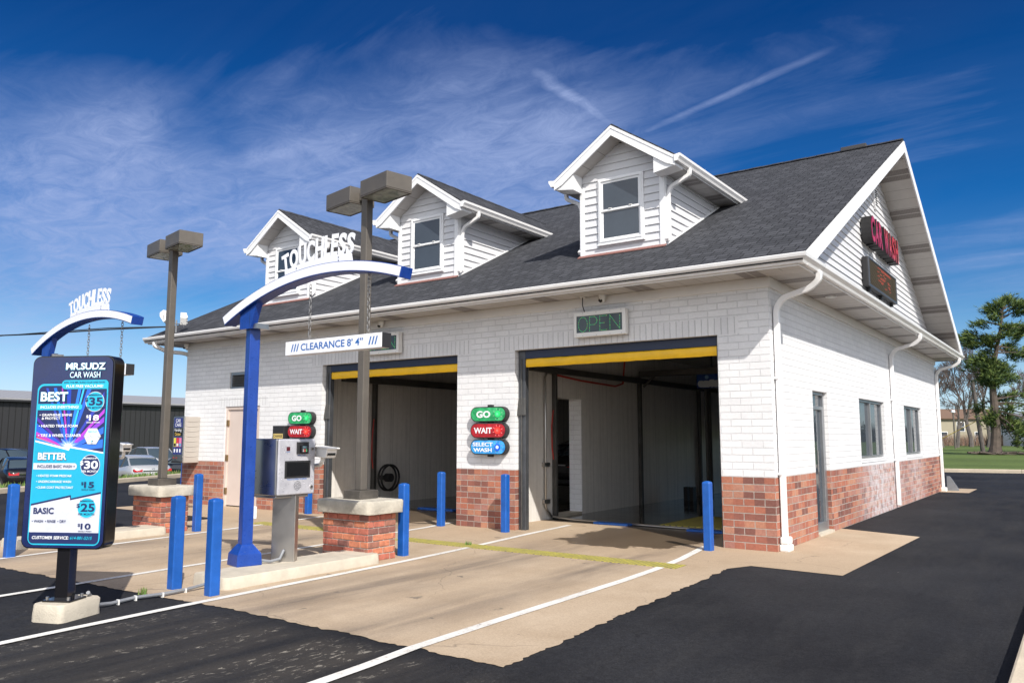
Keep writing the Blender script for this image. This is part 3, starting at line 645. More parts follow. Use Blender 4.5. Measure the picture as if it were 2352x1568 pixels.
# overhead door: header, tracks, rolled yellow bottom bar
def bay_door(x0,x1):
    d=MB(); d.b2((x0-.0+.01,.10,2.93),(x1-.005,.20,3.075),M_NAVY); d.b2((x0+.01,.17,2.80),(x1-.01,.26,3.4),M_NAVY); o=d.build('overhead_door',bld,bevel=.006,seg=1)
    y=MB(); n=36; V=[];F=[]
    rn=random.Random(int(-x0*10))
    off=[rn.uniform(-.008,.008) for _ in range(n+1)]
    prof=[(.125,2.935),(.108,2.90),(.106,2.83),(.118,2.785),(.15,2.785),(.16,2.935)]
    for i in range(n+1):
        xx=x0+.16+(x1-x0-.20)*i/n; V+=[(xx,yy+off[i]*(.3 if k in(0,5) else 1)+.004*math.sin(i*1.7+k),zz+.5*off[i]*(1 if k in(2,3,4) else 0)) for k,(yy,zz) in enumerate(prof)]
    for i in range(n):
        for k in range(6): F.append((i*6+k,i*6+(k+1)%6,(i+1)*6+(k+1)%6,(i+1)*6+k))
    F+=[tuple(range(6)),tuple(range(6*n+5,6*n-1,-1))]
    y.add(V,F,M_YEL); y.build('bottom_bar',o,smooth=True,recalc=True,angle=60)
    for xa,sg in ((x0,1),(x1,-1)):
        t=MB(); xs=sorted((xa+sg*.02,xa+sg*.155)) if sg>0 else sorted((xa-.012,xa-.05))
        t.b2((xs[0],.09,0),(xs[1],.20,3.06),M_TRACK)
        if sg>0:
            t.b2((xs[0]+.05,.07,0),(xs[0]+.075,.09,2.93),M_STEEL)
            t.prism([(xs[0]-.03,.06,1.95),(xs[1]+.02,.06,1.95),(xs[1],.085,2.25),(xs[0],.085,2.25)],(0,.02,0),M_STEEL)
        t.build('door_track',o,bevel=.006,seg=1)
bay_door(-4.45,-.775); bay_door(-9.42,-5.745)
# man door and louvre on the front
d=MB(); d.b2((-12.66,.05,.03),(-11.55,.10,2.21),M_BEIGE); dd=d.build('front_door',bld)
f=MB(); f.b2((-12.735,.02,0),(-12.66,.14,2.275),M_BEIGE); f.b2((-11.55,.02,0),(-11.475,.14,2.275),M_BEIGE); f.b2((-12.66,.02,2.21),(-11.55,.14,2.275),M_BEIGE); f.build('door_frame',dd)
for z in (.35,1.1,1.9): h=MB(); h.b2((-12.69,.005,z-.07),(-12.635,.05,z+.07),mat('brass_hinge',(.23,.16,.08),.5,metal=.6)); h.build('hinge',dd)
h=MB(); h.b2((-11.66,-.02,.95),(-11.60,.05,1.13),M_BLKM); h.tube([(-11.63,-.04,1.04),(-11.75,-.04,1.04)],.012,M_BLKM); h.build('handle',dd)
lv=MB(); lv.b2((-12.62,.02,2.69),(-12.56,.16,3.07),M_ALU); lv.b2((-11.64,.02,2.69),(-11.58,.16,3.07),M_ALU); lv.b2((-12.56,.02,3.01),(-11.64,.16,3.07),M_ALU); lv.b2((-12.56,.02,2.69),(-11.64,.16,2.73),M_ALU); lv.b2((-12.56,.14,2.73),(-11.64,.16,3.01),M_BLKM)
for k in range(5): lv.box((-12.10,.075,2.765+k*.056),(.92,.085,.006),M_ALU,tilt=('X',R(-38)))
lv.build('louvre_vent',bld)
# side door and two windows
def framed(name,y0,y1,z0,z1,mull,door=False):
    fr=MB(); x0,x1=-.14,-.06; w=.055
    fr.b2((x0,y0,z0),(x1,y0+w,z1),M_ALU); fr.b2((x0,y1-w,z0),(x1,y1,z1),M_ALU); fr.b2((x0,y0+w,z1-w),(x1,y1-w,z1),M_ALU); fr.b2((x0,y0+w,z0),(x1,y1-w,z0+(w if not door else .14)),M_ALU)
    for yy in mull: fr.b2((x0+.005,yy-.03,z0+w),(x1+.015,yy+.03,z1-w),M_ALU)
    if door: fr.b2((x0+.002,y0+w,z1-.30),(x1-.004,y1-w,z1-.24),M_ALU); fr.b2((x0+.003,y1-.16,z0+.14),(x1+.006,y1-w,z1-.30),M_ALU)
    o=fr.build(name,bld,bevel=.005,seg=1)
    gl=MB(); gl.b2((-.115,y0+w,z0+w),(-.10,y1-w,z1-w),M_GLASS); gl.build('pane',o)
    if door:
        hd=MB(); hd.tube([(-.06,y0+.16,1.02),(-.0,y0+.16,1.02),(-.0,y0+.16,1.36),(-.06,y0+.16,1.36)],.013,M_SSD); hd.build('handle',o,smooth=True)
        st=MB(); st.b2((-.2,y0,-.02),(.03,y1,.045),M_CONC); st.build('sill',o)
    else:
        s=MB(); s.b2((-.15,y0-.02,z0-.07),(.012,y1+.02,z0-.002),M_WHITE); s.build('sill',o)
    return o
framed('side_door',2.07,2.97,.045,2.33,(),True)
framed('window',5.34,7.72,1.15,2.33,(6.55,)); framed('window',10.08,12.52,1.14,2.34,(11.3,))
# frieze, soffits, fascia
OV=.62
fz=MB(); fz.b2((-BW-.03,-.035,3.71),(.035,.005,3.859),M_FRZ); fz.b2((-.005,.005,3.71),(.035,BD+.03,3.859),M_FRZ); fz.build('frieze_board',bld,bevel=.004,seg=1)
so=MB(); xl=-15.1
so.quad((xl,-OV,3.86),(OV,-OV,3.86),(0,0,3.86),(xl,0,3.86),M_SOFX); so.quad((OV,-OV,3.86),(OV,BD+OV,3.86),(0,BD+OV,3.86),(0,0,3.86),M_SOFY)
so.quad((xl,0,3.86),(-BW,0,3.86),(-BW,BD+OV,3.86),(xl,BD+OV,3.86),M_SOFY); so.quad((-BW,BD,3.86),(0,BD,3.86),(0,BD+OV,3.86),(-BW,BD+OV,3.86),M_SOFX)
for k in range(9):
    x=-14.3+k*1.75
    for e in (0,.17): so.quad((x+e,-OV+.02,3.857),(x+e+.15,-OV+.02,3.857),(x+e+.15,-.04,3.857),(x+e,-.04,3.857),M_VENTY)
for k in range(10):
    y=.35+k*1.6
    for e in (0,.16): so.quad((.04,y+e,3.857),(OV-.02,y+e,3.857),(OV-.02,y+e+.13,3.857),(.04,y+e+.13,3.857),M_VENTX)
so.build('soffit',bld)
fa=MB(); fa.b2((xl,-OV-.012,3.84),(OV,-OV,4.0),M_TRIM); fa.b2((OV,-OV-.012,3.84),(OV+.012,BD+OV,4.0),M_TRIM); fa.b2((xl-.012,-OV-.012,3.84),(xl,BD+OV,3.99),M_TRIM)
fa.build('fascia',bld)
# gutter with a mitred corner
gp=[(.014,3.865),(.07,3.865),(.085,3.90),(.125,3.945),(.135,3.985),(.125,3.995),(.10,3.99),(.09,3.96),(.014,3.96)]
gu=MB(); gu.rsec([[Vector((-15.16,-OV-o,z)) for o,z in gp],[Vector((OV+o,-OV-o,z)) for o,z in gp],[Vector((OV+o,BD+OV+.02,z)) for o,z in gp]],M_GUT)
gu.build('gutter',bld,recalc=True)
def seg_lights(pts):
    for (x,y) in pts:
        d=MB(); d.cyl((x,y,3.852),.09,.012,M_TRIM,n=24); d.cyl((x,y,3.844),.062,.012,mat('recessed_lens',(.75,.75,.72),.3),n=24); d.build('recessed_light',bld)
seg_lights([(.33,2.2),(.33,6.6),(.33,11.2)])
# downspouts
def downspout(name,parent,pts,w=.045,d=.032):
    # swept rounded-rectangle pipe with softened bends
    P=[Vector(p) for p in pts]; out=[P[0]]
    for i in range(1,len(P)-1):
        a,b,c=P[i-1],P[i],P[i+1]; r=min(.09,(b-a).length*.45,(c-b).length*.45); s=b+(a-b).normalized()*r; e=b+(c-b).normalized()*r
        for k in range(6): t=k/5; out.append((s*(1-t)+b*t)*(1-t)+(b*(1-t)+e*t)*t)
    out.append(P[-1]); m=MB(); m.tube(out,[w*1.25]*len(out),M_GUT,4); return m.build(name,parent,bevel=.008,seg=1,recalc=True)
def wall_ds(y,zb,last=False):
    p=downspout('downspout',bld,[(OV+.07,y,3.88),(OV+.07,y,3.76),(OV-.05,y+.02,3.66),(.16,y+.06,3.56),(.055,y+.08,3.42),(.055,y+.08,zb+.12),(.055,y+.08,zb)])
    for z in (1.05,2.4): s=MB(); s.b2((.0,y+.015,z),(.062,y+.145,z+.03),M_GUT); s.build('strap',p)
    return p
p=wall_ds(.09,.02); s=MB(); s.b2((.0,.06,0),(.14,.28,.10),M_WPL); s.b2((.01,.07,.10),(.13,.27,.20),M_WPL); s.build('drain_boot',p,bevel=.02)
wall_ds(8.45,.06); p=wall_ds(15.25,.02); s=MB(); s.b2((0,15.2,0),(.15,15.42,.12),M_WPL); s.build('drain_boot',p,bevel=.02)
downspout('downspout',bld,[(-14.75,-OV-.05,3.88),(-14.75,-OV-.05,3.78),(-14.70,-.35,3.66),(-14.5,-.05,3.64),(-14.46,.10,3.6),(-14.46,.10,.05)])
# roof
rt=.09
rf=MB(); XR=.70; XL=-15.12
def slab(mb,y0,y1,m):
    a,b=zr(y0),zr(y1)
    pts=[(y0,a),(y1,b),(y1,b-rt),(y0,a-rt)]
    mb.prism([(XL,y,z) for y,z in pts],(XR-XL,0,0),m)
slab(rf,-.72,7.7,M_SH); slab(rf,7.7,16.12,M_SH)
# ridge cap shingles
for k in range(60): 
    x=XL+.02+k*(XR-XL-.04)/60; w=(XR-XL-.04)/60*1.08
    for s in (-1,1): rf.box((x+w/2,7.7+s*.075,8.175-.032+.004*(k%2)),(w,.17,.012),M_SH,tilt=('X',-s*math.atan(.495)))
roof=rf.build('roof',bld,recalc=True)
for x in (-.6,-5.9,-12.0):
    s=MB(); s.b2((x,7.58,8.13),(x+.55,7.82,8.215),mat('ridge_vent',(.05,.05,.055),.8)); s.build('ridge_vent',roof,bevel=.01)
# rakes: white boards and sloping soffit on both gables
for xa,xb in ((XR-.005,XR+.02),(XL-.02,XL+.005)):
    rk=MB()
    for sgn in (0,1):
        y0=-.70 if not sgn else 16.10; y1=-.12 if not sgn else 15.52
        rk.prism([(xa,y0,zr(y0)-.03),(xa,7.7,zr(7.7)-.035),(xa,7.7,zr(7.7)-.29),(xa,y1,zr(y1)-.285),(xa,y0,3.965)],(xb-xa,0,0),M_TRIM)
    rk.build('rake_board',bld,recalc=True)
for x0,x1 in ((0,XR),(XL,-BW)):
    rs=MB()
    for sgn in (0,1):
        y0=-.5 if not sgn else 15.9
        rs.quad((x0,y0,zr(y0)-.235),(x1,y0,zr(y0)-.235),(x1,7.7,zr(7.7)-.235),(x0,7.7,zr(7.7)-.235),M_SOFY)
        for k in range(6):
            yy=.6+k*1.25; yy=yy if not sgn else 15.4-yy
            for e in (0,.17):
                a=yy+(e if not sgn else -e); b=a+(.14 if not sgn else -.14)
                rs.quad((x0+.03,a,zr(a)-.239),(x1-.02,a,zr(a)-.239),(x1-.02,b,zr(b)-.239),(x0+.03,b,zr(b)-.239),M_VENTX)
    rs.build('rake_soffit',bld)
pr=MB(); pr.quad((OV+.01,-.2,3.97),(OV+.01,15.6,3.97),(.0,15.6,4.13),(.0,-.2,4.13),M_SH); pr.build('pent_roof',bld)
# gable siding: real laps
def lap_rows(z0,z1,h):
    k=z0
    while k<z1-.01: yield k,min(k+h,z1); k+=h
def gable_laps(mb,x,out):
    for a,b in lap_rows(4.12,7.95,.137):
        ya=max(-.4,(a+.24-4.02)/.495-.65); yb=max(-.4,(b+.24-4.02)/.495-.65)
        if yb>=7.68: yb=7.68
        mb.quad((x+out*.022,ya,a),(x+out*.022,15.4-ya,a),(x,15.4-yb,b),(x,yb,b),M_SIDE) if out>0 else mb.quad((x+out*.022,15.4-ya,a),(x+out*.022,ya,a),(x,yb,b),(x,15.4-yb,b),M_SIDE)
        mb.quad((x,ya,a),(x,15.4-ya,a),(x+out*.022,15.4-ya,a),(x+out*.022,ya,a),M_SIDE)
for gx_,go_ in ((.012,1),(-BW-.012,-1)): gs=MB(); gable_laps(gs,gx_,go_); gs.build('gable_siding',bld)
gv=MB()
pts=[]
for k in range(8): t=math.pi/8+k*math.pi/4; pts.append((.17*math.cos(t)*1.0,.30*math.sin(t)))
gv.prism([(.02,7.75+a,6.95+b) for a,b in pts],(.05,0,0),M_TRIM)
for k in range(7): gv.b2((.07,7.65,6.76+k*.055),(.082,7.85,6.785+k*.055),mat('vent_gap',(.05,.05,.05),.8))
gv.build('gable_vent',bld,bevel=.006,seg=1)
# dormers ---------------------------------------------------------------------
def make_dormer():
    w=.80; yf=.88; ze=6.04; zt=6.98; hw=1.17; yr=.54; zl=6.20; sl=(zt-zl)/hw
    yback=lambda z:(z-4.02)/.495-.65
    d=MB()
    for a,b in lap_rows(4.76,zt-.24,.137):
        def half(z): return w if z<=zl-.02 else max(.0,(zt-.18-z)/sl)
        ha,hb=min(w,half(a)),min(w,half(b))
        d.quad((-ha,yf-.022,a),(ha,yf-.022,a),(hb,yf,b),(-hb,yf,b),M_SIDE); d.quad((-ha,yf,a),(ha,yf,a),(ha,yf-.022,a),(-ha,yf-.022,a),M_SIDE)
    for a,b in lap_rows(4.76,ze+.06,.137):
        for s in (-1,1):
            x0,x1=s*(w+.022),s*w; q=[(x0,yf,a),(x0,yback(a)+.02,a),(x1,yback(b)+.02,b),(x1,yf,b)]
            d.poly(q if s>0 else q[::-1],M_SIDE); q=[(x1,yf,a),(x1,yback(a)+.02,a),(x0,yback(a)+.02,a),(x0,yf,a)]; d.poly(q if s>0 else q[::-1],M_SIDE)
    for s in (-1,1):
        d.b2((s*(w+.025)-(.09 if s>0 else 0),yf-.03,4.72),(s*(w+.025)+(0 if s>0 else .09),yf+.075,ze+.02),M_TRIM)
        a=4.78; x=s*(w+.018); d.tube([(x,yf+.05,zr(yf)+.03),(x,yback(ze)+.0,ze+.02)],.022,M_TRIM,4)
    o=d.build('dormer',bld)
    fl=MB(); fl.prism([(-w-.05,yf-.10,zr(yf-.10)+.012),(w+.05,yf-.10,zr(yf-.10)+.012),(w+.05,yf-.02,zr(yf)+.012),(-w-.05,yf-.02,zr(yf)+.012)],(0,0,.014),mat('flashing_red',(.24,.115,.10),.7)); fl.build('flashing',o)
    r=MB(); t=.05
    for s in (-1,1):
        top=[(s*hw,yr,zl),(0,yr,zt),(0,yback(zt)+.12,zt),(s*hw,yback(zl)+.12,zl)]
        r.prism(top,(0,0,-t),M_SHD)
    for k in range(22):
        y=yr+.01+k*.215
        for s in (-1,1): r.box((s*.07,y+.11,zt-.045+.004*(k%2)),(.16,.235,.012),M_SHD,tilt=('Y',s*math.atan(sl)))
    r.build('dormer_roof',o,swap=True,recalc=True)
    f=MB()
    for s in (-1,1):
        f.prism([(0,yr-.02,zt-.03),(s*(hw+.0),yr-.02,zl-.03),(s*(hw+.0),yr-.02,zl-.20),(s*(hw-.16),yr-.02,zl-.13),(0,yr-.02,zt-.21)],(0,.03,0),M_TRIM)
        f.prism([(0,yr-.028,zt-.03),(s*hw,yr-.028,zl-.03),(s*hw,yr-.028,zl-.085),(0,yr-.028,zt-.085)],(0,.01,0),M_TRIM)
        # eave return
        f.prism([(s*(w-.02),yr+.005,ze-.09),(s*hw,yr+.005,ze-.03),(s*hw,yr+.005,zl-.06),(s*(w-.02),yr+.005,zl+.12)],(0,yf-yr-.03,0),M_TRIM)
        f.b2((min(s*hw,s*(hw-.02)),yf-.03,ze),(max(s*hw,s*(hw-.02)),yback(ze)+.2,zl-.05),M_TRIM)
    f.build('dormer_fascia',o,recalc=True)
    s_=MB()
    for s in (-1,1):
        q=[(0,yr,zt-.215),(0,yf,zt-.215),(s*(w+.2),yf,zt-.215-sl*(w+.2)),(s*(w+.2),yr,zt-.215-sl*(w+.2))]; s_.poly(q if s>0 else q[::-1],M_SOFX)
        q=[(s*w,yf-.03,ze),(s*w,yback(ze)+.2,ze),(s*(hw-.01),yback(ze)+.2,ze),(s*(hw-.01),yf-.03,ze)]; s_.poly(q if s>0 else q[::-1],M_SOFY)
        for yy in (1.5,2.6):
            for e in (0,.17):
                s_.poly([(s*(w+.04),yy+e,ze-.003),(s*(w+.04),yy+e+.14,ze-.003),(s*(hw-.03),yy+e+.14,ze-.003),(s*(hw-.03),yy+e,ze-.003)],M_VENTX)
    s_.build('dormer_soffit',o)
    for s in (-1,1):
        gq=MB(); pf=[(.0,zl-.135),(.06,zl-.135),(.075,zl-.10),(.105,zl-.06),(.11,zl-.02),(.09,zl-.015),(.0,zl-.03)]
        gq.rsec([[Vector((s*(hw+a),yy,b)) for a,b in pf] for yy in (yr-.04,yback(zl)+.12)],M_GUT); gq.build('dormer_gutter',o,recalc=True)
        xo=s*(hw+.045)
        downspout('dormer_downspout',o,[(xo,1.02,zl-.13),(xo,1.02,zl-.24),(s*(hw-.12),1.0,zl-.32),(s*(w+.10),.97,zl-.40),(s*(w+.05),.96,zl-.52),(s*(w+.05),.96,4.95),(s*(w+.05),.86,4.86)],.038)
    wx,wz0,wz1=.445,4.955,6.14
    wf=MB(); y0=yf-.05
    def frame(y0,y1,x,z0,z1,t,m): 
        wf.b2((-x,y0,z0),(-x+t,y1,z1),m); wf.b2((x-t,y0,z0),(x,y1,z1),m); wf.b2((-x+t,y0,z1-t),(x-t,y1,z1),m); wf.b2((-x+t,y0,z0),(x-t,y1,z0+t),m)
    frame(y0,yf,wx,wz0,wz1,.055,M_TRIM); frame(y0-.014,y0+.02,wx-.03,wz0+.03,wz1-.03,.03,M_TRIM)
    zm=(wz0+wz1)/2
    frame(y0+.005,yf-.008,wx-.055,zm-.02,wz1-.055,.045,M_TRIM); frame(y0+.015,yf-.004,wx-.055,wz0+.055,zm+.02,.045,M_TRIM); wf.b2((-wx+.06,y0-.006,zm-.018),(wx-.06,y0+.03,zm+.02),M_TRIM)
    wf.b2((-wx-.015,yf-.07,wz0-.03),(wx+.015,yf,wz0-.002),M_TRIM)
    for s in (-.2,.2): wf.b2((s-.03,y0-.02,zm+.02),(s+.03,y0+.01,zm+.034),M_WPL)
    wf.build('dormer_window',o,bevel=.004,seg=1)
    gl=MB(); gl.b2((-wx+.09,y0+.010,zm+.02),(wx-.09,y0+.015,wz1-.09),M_GLASS); gl.b2((-wx+.09,y0+.019,wz0+.09),(wx-.09,y0+.025,zm-.02),M_GLASS); gl.build('dormer_pane',o)
    return o
dm=make_dormer(); dm.location=(-2.78,0,0)
for x in (-7.29,-11.75): c=dup(dm,loc=(x,0,0),parent=bld)

# ================================================================== THINGS OUTSIDE THE BAYS
# bollards ----------------------------------------------------------------------
def make_bollard():
    b=MB(); w=.058; h=.93; c=.012
    ring=lambda q,z:[Vector((x*q,y*q,z)) for x,y in ((w-c,-w),(w,-w+c),(w,w-c),(w-c,w),(-w+c,w),(-w,w-c),(-w,-w+c),(-w+c,-w))]
    b.rsec([ring(1,0),ring(1,h),ring(.93,h+.018),ring(.35,h+.032)],M_BLUE); return b.build('bollard',recalc=True)
BOL=[(-4.31,-6.36,'blue bollard left of the pair in front of the kiosk island'),(-3.68,-6.34,'blue bollard right of the pair in front of the kiosk island, nearest to the camera'),
 (-3.98,-3.25,'blue bollard beside the right brick pillar'),(-8.73,-3.24,'blue bollard beside the left brick pillar'),(-5.9,-.24,'blue bollard at the right jamb of the left bay'),
 (-4.43,-.31,'blue bollard in front of the brick pier, below the go and wait lights'),(-.84,-.39,'blue bollard at the right jamb of the right bay'),(-8.1,-6.39,'blue bollard left of the menu sign at the photo edge'),
 (-9.61,-.11,'blue bollard at the left jamb of the left bay, behind the kiosk'),(-13.6,-.95,'short looking blue bollard by the vending machine, behind the left pillar'),(-19.4,3.2,'farthest blue bollard standing before the parked cars')]
proto=None
for x,y,l in BOL:
    if proto is None: proto=make_bollard(); o=proto
    else: o=proto.copy(); C.objects.link(o)
    o.location=(x,y,0); o.rotation_euler=(0,0,R(random.uniform(-3,3))); tag(o,l,'bollard','blue bollards around the lanes')
# islands, pillars, light poles, kiosk, arch ---------------------------------------
def make_island():
    t=MB(); r=.07; h=.125
    pts=[]
    for cx_,cy_,a0 in ((-3.84,-3.95,0),(-4.42+.1,-3.95,90),(-4.42+.1,-6.12+.07,180),(-3.84,-6.12+.07,270)):
        for k in range(5):
            a=R(a0+k*22.5); pts.append((cx_+r*math.cos(a)-(0 if cx_<-4 else .0),cy_+r*math.sin(a)))
    ring=lambda q,z:[Vector((-4.12+(x+4.12)*q,-5.0+(y+5.0)*(1-(1-q)*.25),z)) for x,y in pts]
    t.rsec([ring(1.02,0),ring(1,h-.02),ring(.97,h)],M_CONC)
    o=t.build('concrete_island',recalc=True,smooth=True,angle=30); return o
isl=tag(make_island(),'low pale concrete island carrying the payment kiosk and the near blue arch','island',group='concrete islands between the lanes')
i2=isl.copy(); C.objects.link(i2); i2.location=(-4.97,.12,0); tag(i2,'low pale concrete island half hidden behind the menu sign','island')
def make_pillar():
    t=thing('brick_pillar','red brick pillar with rough stone cap beside the payment kiosk','pillar',(0,0,0),group='brick pillars under the lamp posts')
    b=MB(); rn=random.Random(4)
    # individually laid bricks, slightly uneven, on a mortar core
    x0,x1,y0,y1=-4.78,-3.93,-3.95,-3.45; core=mat('old_mortar',(.40,.36,.32),.95,vary=.15,vscale=12,bump=.5,bscale=60)
    b.b2((x0+.008,y0+.008,-.05),(x1-.008,y1-.008,.60),core)
    cols=[mat('brick_%s'%n,c,.9,vary=.28,vscale=14,bump=.6,bscale=55) for n,c in (('red',(.40,.125,.085)),('orange',(.47,.17,.095)),('dark',(.20,.085,.07)),('brown',(.28,.12,.085)))]
    bh=.0845; row=0; z=.0
    while z<.585:
        for face in range(4):
            ln=(x1-x0) if face%2==0 else (y1-y0); s=-.0 if (row+face)%2 else -.11
            while s<ln-.02:
                e=min(s+.20+rn.uniform(-.012,.012),ln); a=max(s,0)
                if e-a>.03:
                    pr=rn.uniform(.0,.007); zz0,zz1=z+.006,min(z+bh-.006,.597); d=.05
                    if face==0: lo,hi=(x0+a+.005,y0-pr,zz0),(x0+e-.005,y0+d,zz1)
                    elif face==2: lo,hi=(x0+a+.005,y1-d,zz0),(x0+e-.005,y1+pr,zz1)
                    elif face==1: lo,hi=(x1-d,y0+.0006+a+.005,zz0+.0004),(x1+pr,y0+e-.005,zz1-.0004)
                    else: lo,hi=(x0-pr,y0+a+.005,zz0+.0004),(x0+d,y0+e-.005,zz1-.0004)
                    b.b2(lo,hi,rn.choice(cols[:2]+cols[:1]+cols[2:]))
                s=e
        z+=bh; row+=1
    tag(b.build('brickwork',t,bevel=.006,seg=1))
    cp=MB(); cx_,cy_=-4.35,-3.70; hx,hy=.515,.335
    rr=[]
    def ring(q,z,j):
        rn2=random.Random(j); out=[]
        for sx,sy,a0 in ((1,-1,270),(1,1,0),(-1,1,90),(-1,-1,180)):
            for k in range(5):
                a=R(a0+k*22.5); out.append(Vector((cx_+sx*(hx-.09)+.09*q*math.cos(a)+rn2.uniform(-.006,.006),cy_+sy*(hy-.09)+.09*q*math.sin(a)+rn2.uniform(-.006,.006),z+rn2.uniform(-.004,.004))))
        return out
    cp.rsec([ring(.95,.600,1),ring(1.0,.62,2),ring(1.03,.68,3),ring(1.0,.745,4),ring(.85,.765,5)],M_CAP); cp.build('stone_cap',t,recalc=True,smooth=True,angle=50)
    return t
pil=make_pillar()
pil2=dup(pil,loc=(-4.99,.16,0),label='red brick pillar with rough stone cap behind the menu sign, in front of the vending machine')
def make_pole():
    t=thing('light_pole','brown lamp post with two boxy heads on the right brick pillar','lamp post',(-4.40,-3.64,.76),group='twin headed lamp posts')
    b=MB(); b.b2((-.16,-.17,-.005),(.16,.17,.115),M_BRONZED); b.build('pole_base',t,bevel=.006,seg=1)
    p=MB(); p.b2((-.058,-.058,.115),(.058,.058,4.27),M_BRONZE); p.build('pole',t,bevel=.01)
    for s in (1,-1):
        h=MB(); a=R(-11); q=Matrix.Rotation(a,4,'Z'); h.X=q
        x0=s*.06; arm=sorted((s*.05,s*.14)); h.b2((arm[0],-.05,4.12),(arm[1],.05,4.24),M_BRONZE)
        lo,hi=sorted((s*.13,s*.77)); zt,zb=4.31,4.07; hw=.205
        h.b2((lo,-hw,zb+.02),(hi,hw,zt),M_BRONZE)
        for e in (-1,1): h.b2((lo,min(e*hw,e*(hw-.012)),zb),(hi,max(e*hw,e*(hw-.012)),zb+.02),M_BRONZE); xx=lo if e<0 else hi-.012; h.b2((xx,-hw+.012,zb),(xx+.012,hw-.012,zb+.02),M_BRONZE)
        ho=h.build('lamp_head',t,bevel=.006,seg=1)
        l=MB(); l.X=q; l.b2((lo+.03,-hw+.03,zb+.006),(hi-.03,hw-.03,zb+.016),M_LENS); l.build('lens',ho)
    return t
pole=make_pole(); dup(pole,loc=(-9.40,-3.50,.76),label='brown lamp post with two boxy heads on the left brick pillar by the vending machine')
# payment kiosk
def make_kiosk():
    t=thing('payment_kiosk','stainless steel payment kiosk with touch screen on the near concrete island','payment kiosk',(-4.25,-5.00,.12),group='payment kiosks on the islands')
    p=MB(); p.X=Matrix.Rotation(R(32),4,'Z'); p.b2((-.14,-.06,0),(.14,.06,.78),M_SSD); p.build('post',t,bevel=.006)
    rz=R(2); q=Matrix.Translation((-.06,.0,0))@Matrix.Rotation(rz,4,'Z')
    b=MB(); b.X=q; b.b2((-.26,-.285,.78),(.20,.285,1.44),M_SS); b.b2((-.29,-.22,.75),(-.26,.22,1.40),M_SS); b.b2((-.2,-.25,.745),(.17,.25,.78),M_SS); bo=b.build('cabinet',t,bevel=.025,seg=3)
    f=MB(); f.X=q; f.b2((.203,-.28,.785),(.235,.28,1.435),make_drops()); fo=f.build('front_panel',t,bevel=.03,seg=4)
    s=MB(); s.X=q; s.b2((.236,-.19,.98),(.243,.20,1.18),M_BLKM); s.b2((.243,-.165,1.0),(.247,.175,1.16),M_BLK); s.build('touch_screen',fo,bevel=.003,seg=1)
    c=MB(); c.X=q; c.b2((.236,-.02,1.26),(.262,.15,1.40),M_BLKM); c.b2((.262,.01,1.28),(.285,.12,1.36),M_BLK); c.b2((.285,.03,1.325),(.288,.10,1.352),mat('tiny_lcd',(.08,.13,.16),.2))
    for i in range(3):
        for j in range(2): c.b2((.285,.032+i*.025,1.285+j*.018),(.29,.048+i*.025,1.297+j*.018),mat(('key_a','key_b','key_c')[i],((.5,.5,.5),(.6,.1,.08),(.1,.4,.15))[i],.5))
    c.build('card_reader',fo,bevel=.003,seg=1)
    k=MB(); k.X=q; k.b2((.236,-.17,1.30),(.241,-.12,1.345),mat('scanner_red',(.09,.012,.02),.2)); k.build('scanner',fo)
    g=MB(); g.X=q
    for r_,n in ((.015,6),(.033,11),(.05,16)):
        for i in range(n): a=2*math.pi*i/n; g.cyl((.237,.01+r_*math.cos(a),.89+r_*math.sin(a)),.0045,.004,M_BLKM,'X',6)
    g.build('speaker_grille',fo)
    for yy,zz in ((.225,1.32),(.225,.865)):
        l=MB(); l.X=q; l.cyl((.240,yy,zz),.022,.014,M_SSD,'X',16); l.cyl((.247,yy,zz),.010,.006,M_BLKM,'X',10); l.build('lock',fo)
    for body,z,yy,hh,ww in (('INSERT CARD',1.245,.065,.012,.12),('SCAN',1.285,-.145,.010,.05),('TOUCH SCREEN TO BEGIN',.965,.0,.016,.30)):
        w=MB(); w.X=q; T=fit(text2d(body,offset=.02),-ww/2,ww/2,-hh/2,hh/2); w.mesh(T,M_SIGNB,plane_xf((.2365,yy,z),(0,1,0),(0,0,1))); w.build('lettering',fo)
    return t
def make_drops():
    m,nt,b=newmat('water_drop_print'); tc,vec=uvnode(nt)
    v=N(nt,'ShaderNodeTexVoronoi'); v.inputs['Scale'].default_value=26; L(nt,vec,v.inputs['Vector'])
    n=noise(nt,vec,9,3); r=mth(nt,'MULTIPLY',n.outputs[0],.75)
    d=mth(nt,'DIVIDE',v.outputs['Distance'],r); rim=ramp(nt,d,(.55,0.0),(.78,1.0),(.92,0.0)); hl=ramp(nt,d,(.2,1.0),(.6,0.0))
    n2=noise(nt,vec,2.5,3)
    c=mixc(nt,ramp(nt,n2.outputs[0],(.3,0.0),(.7,1.0)),(.36,.36,.40),(.58,.58,.62)); c=mixc(nt,mth(nt,'MULTIPLY',rim,.6),c,(.20,.20,.24)); c=mixc(nt,mth(nt,'MULTIPLY',hl,.55),c,(.80,.80,.84))
    L(nt,c,b.inputs['Base Color']); b.inputs['Roughness'].default_value=.3; b.inputs['Metallic'].default_value=.15; return m
kio=make_kiosk(); dup(kio,loc=(-9.19,-4.86,.12),label='stainless payment kiosk on the far island, hidden behind the menu sign')
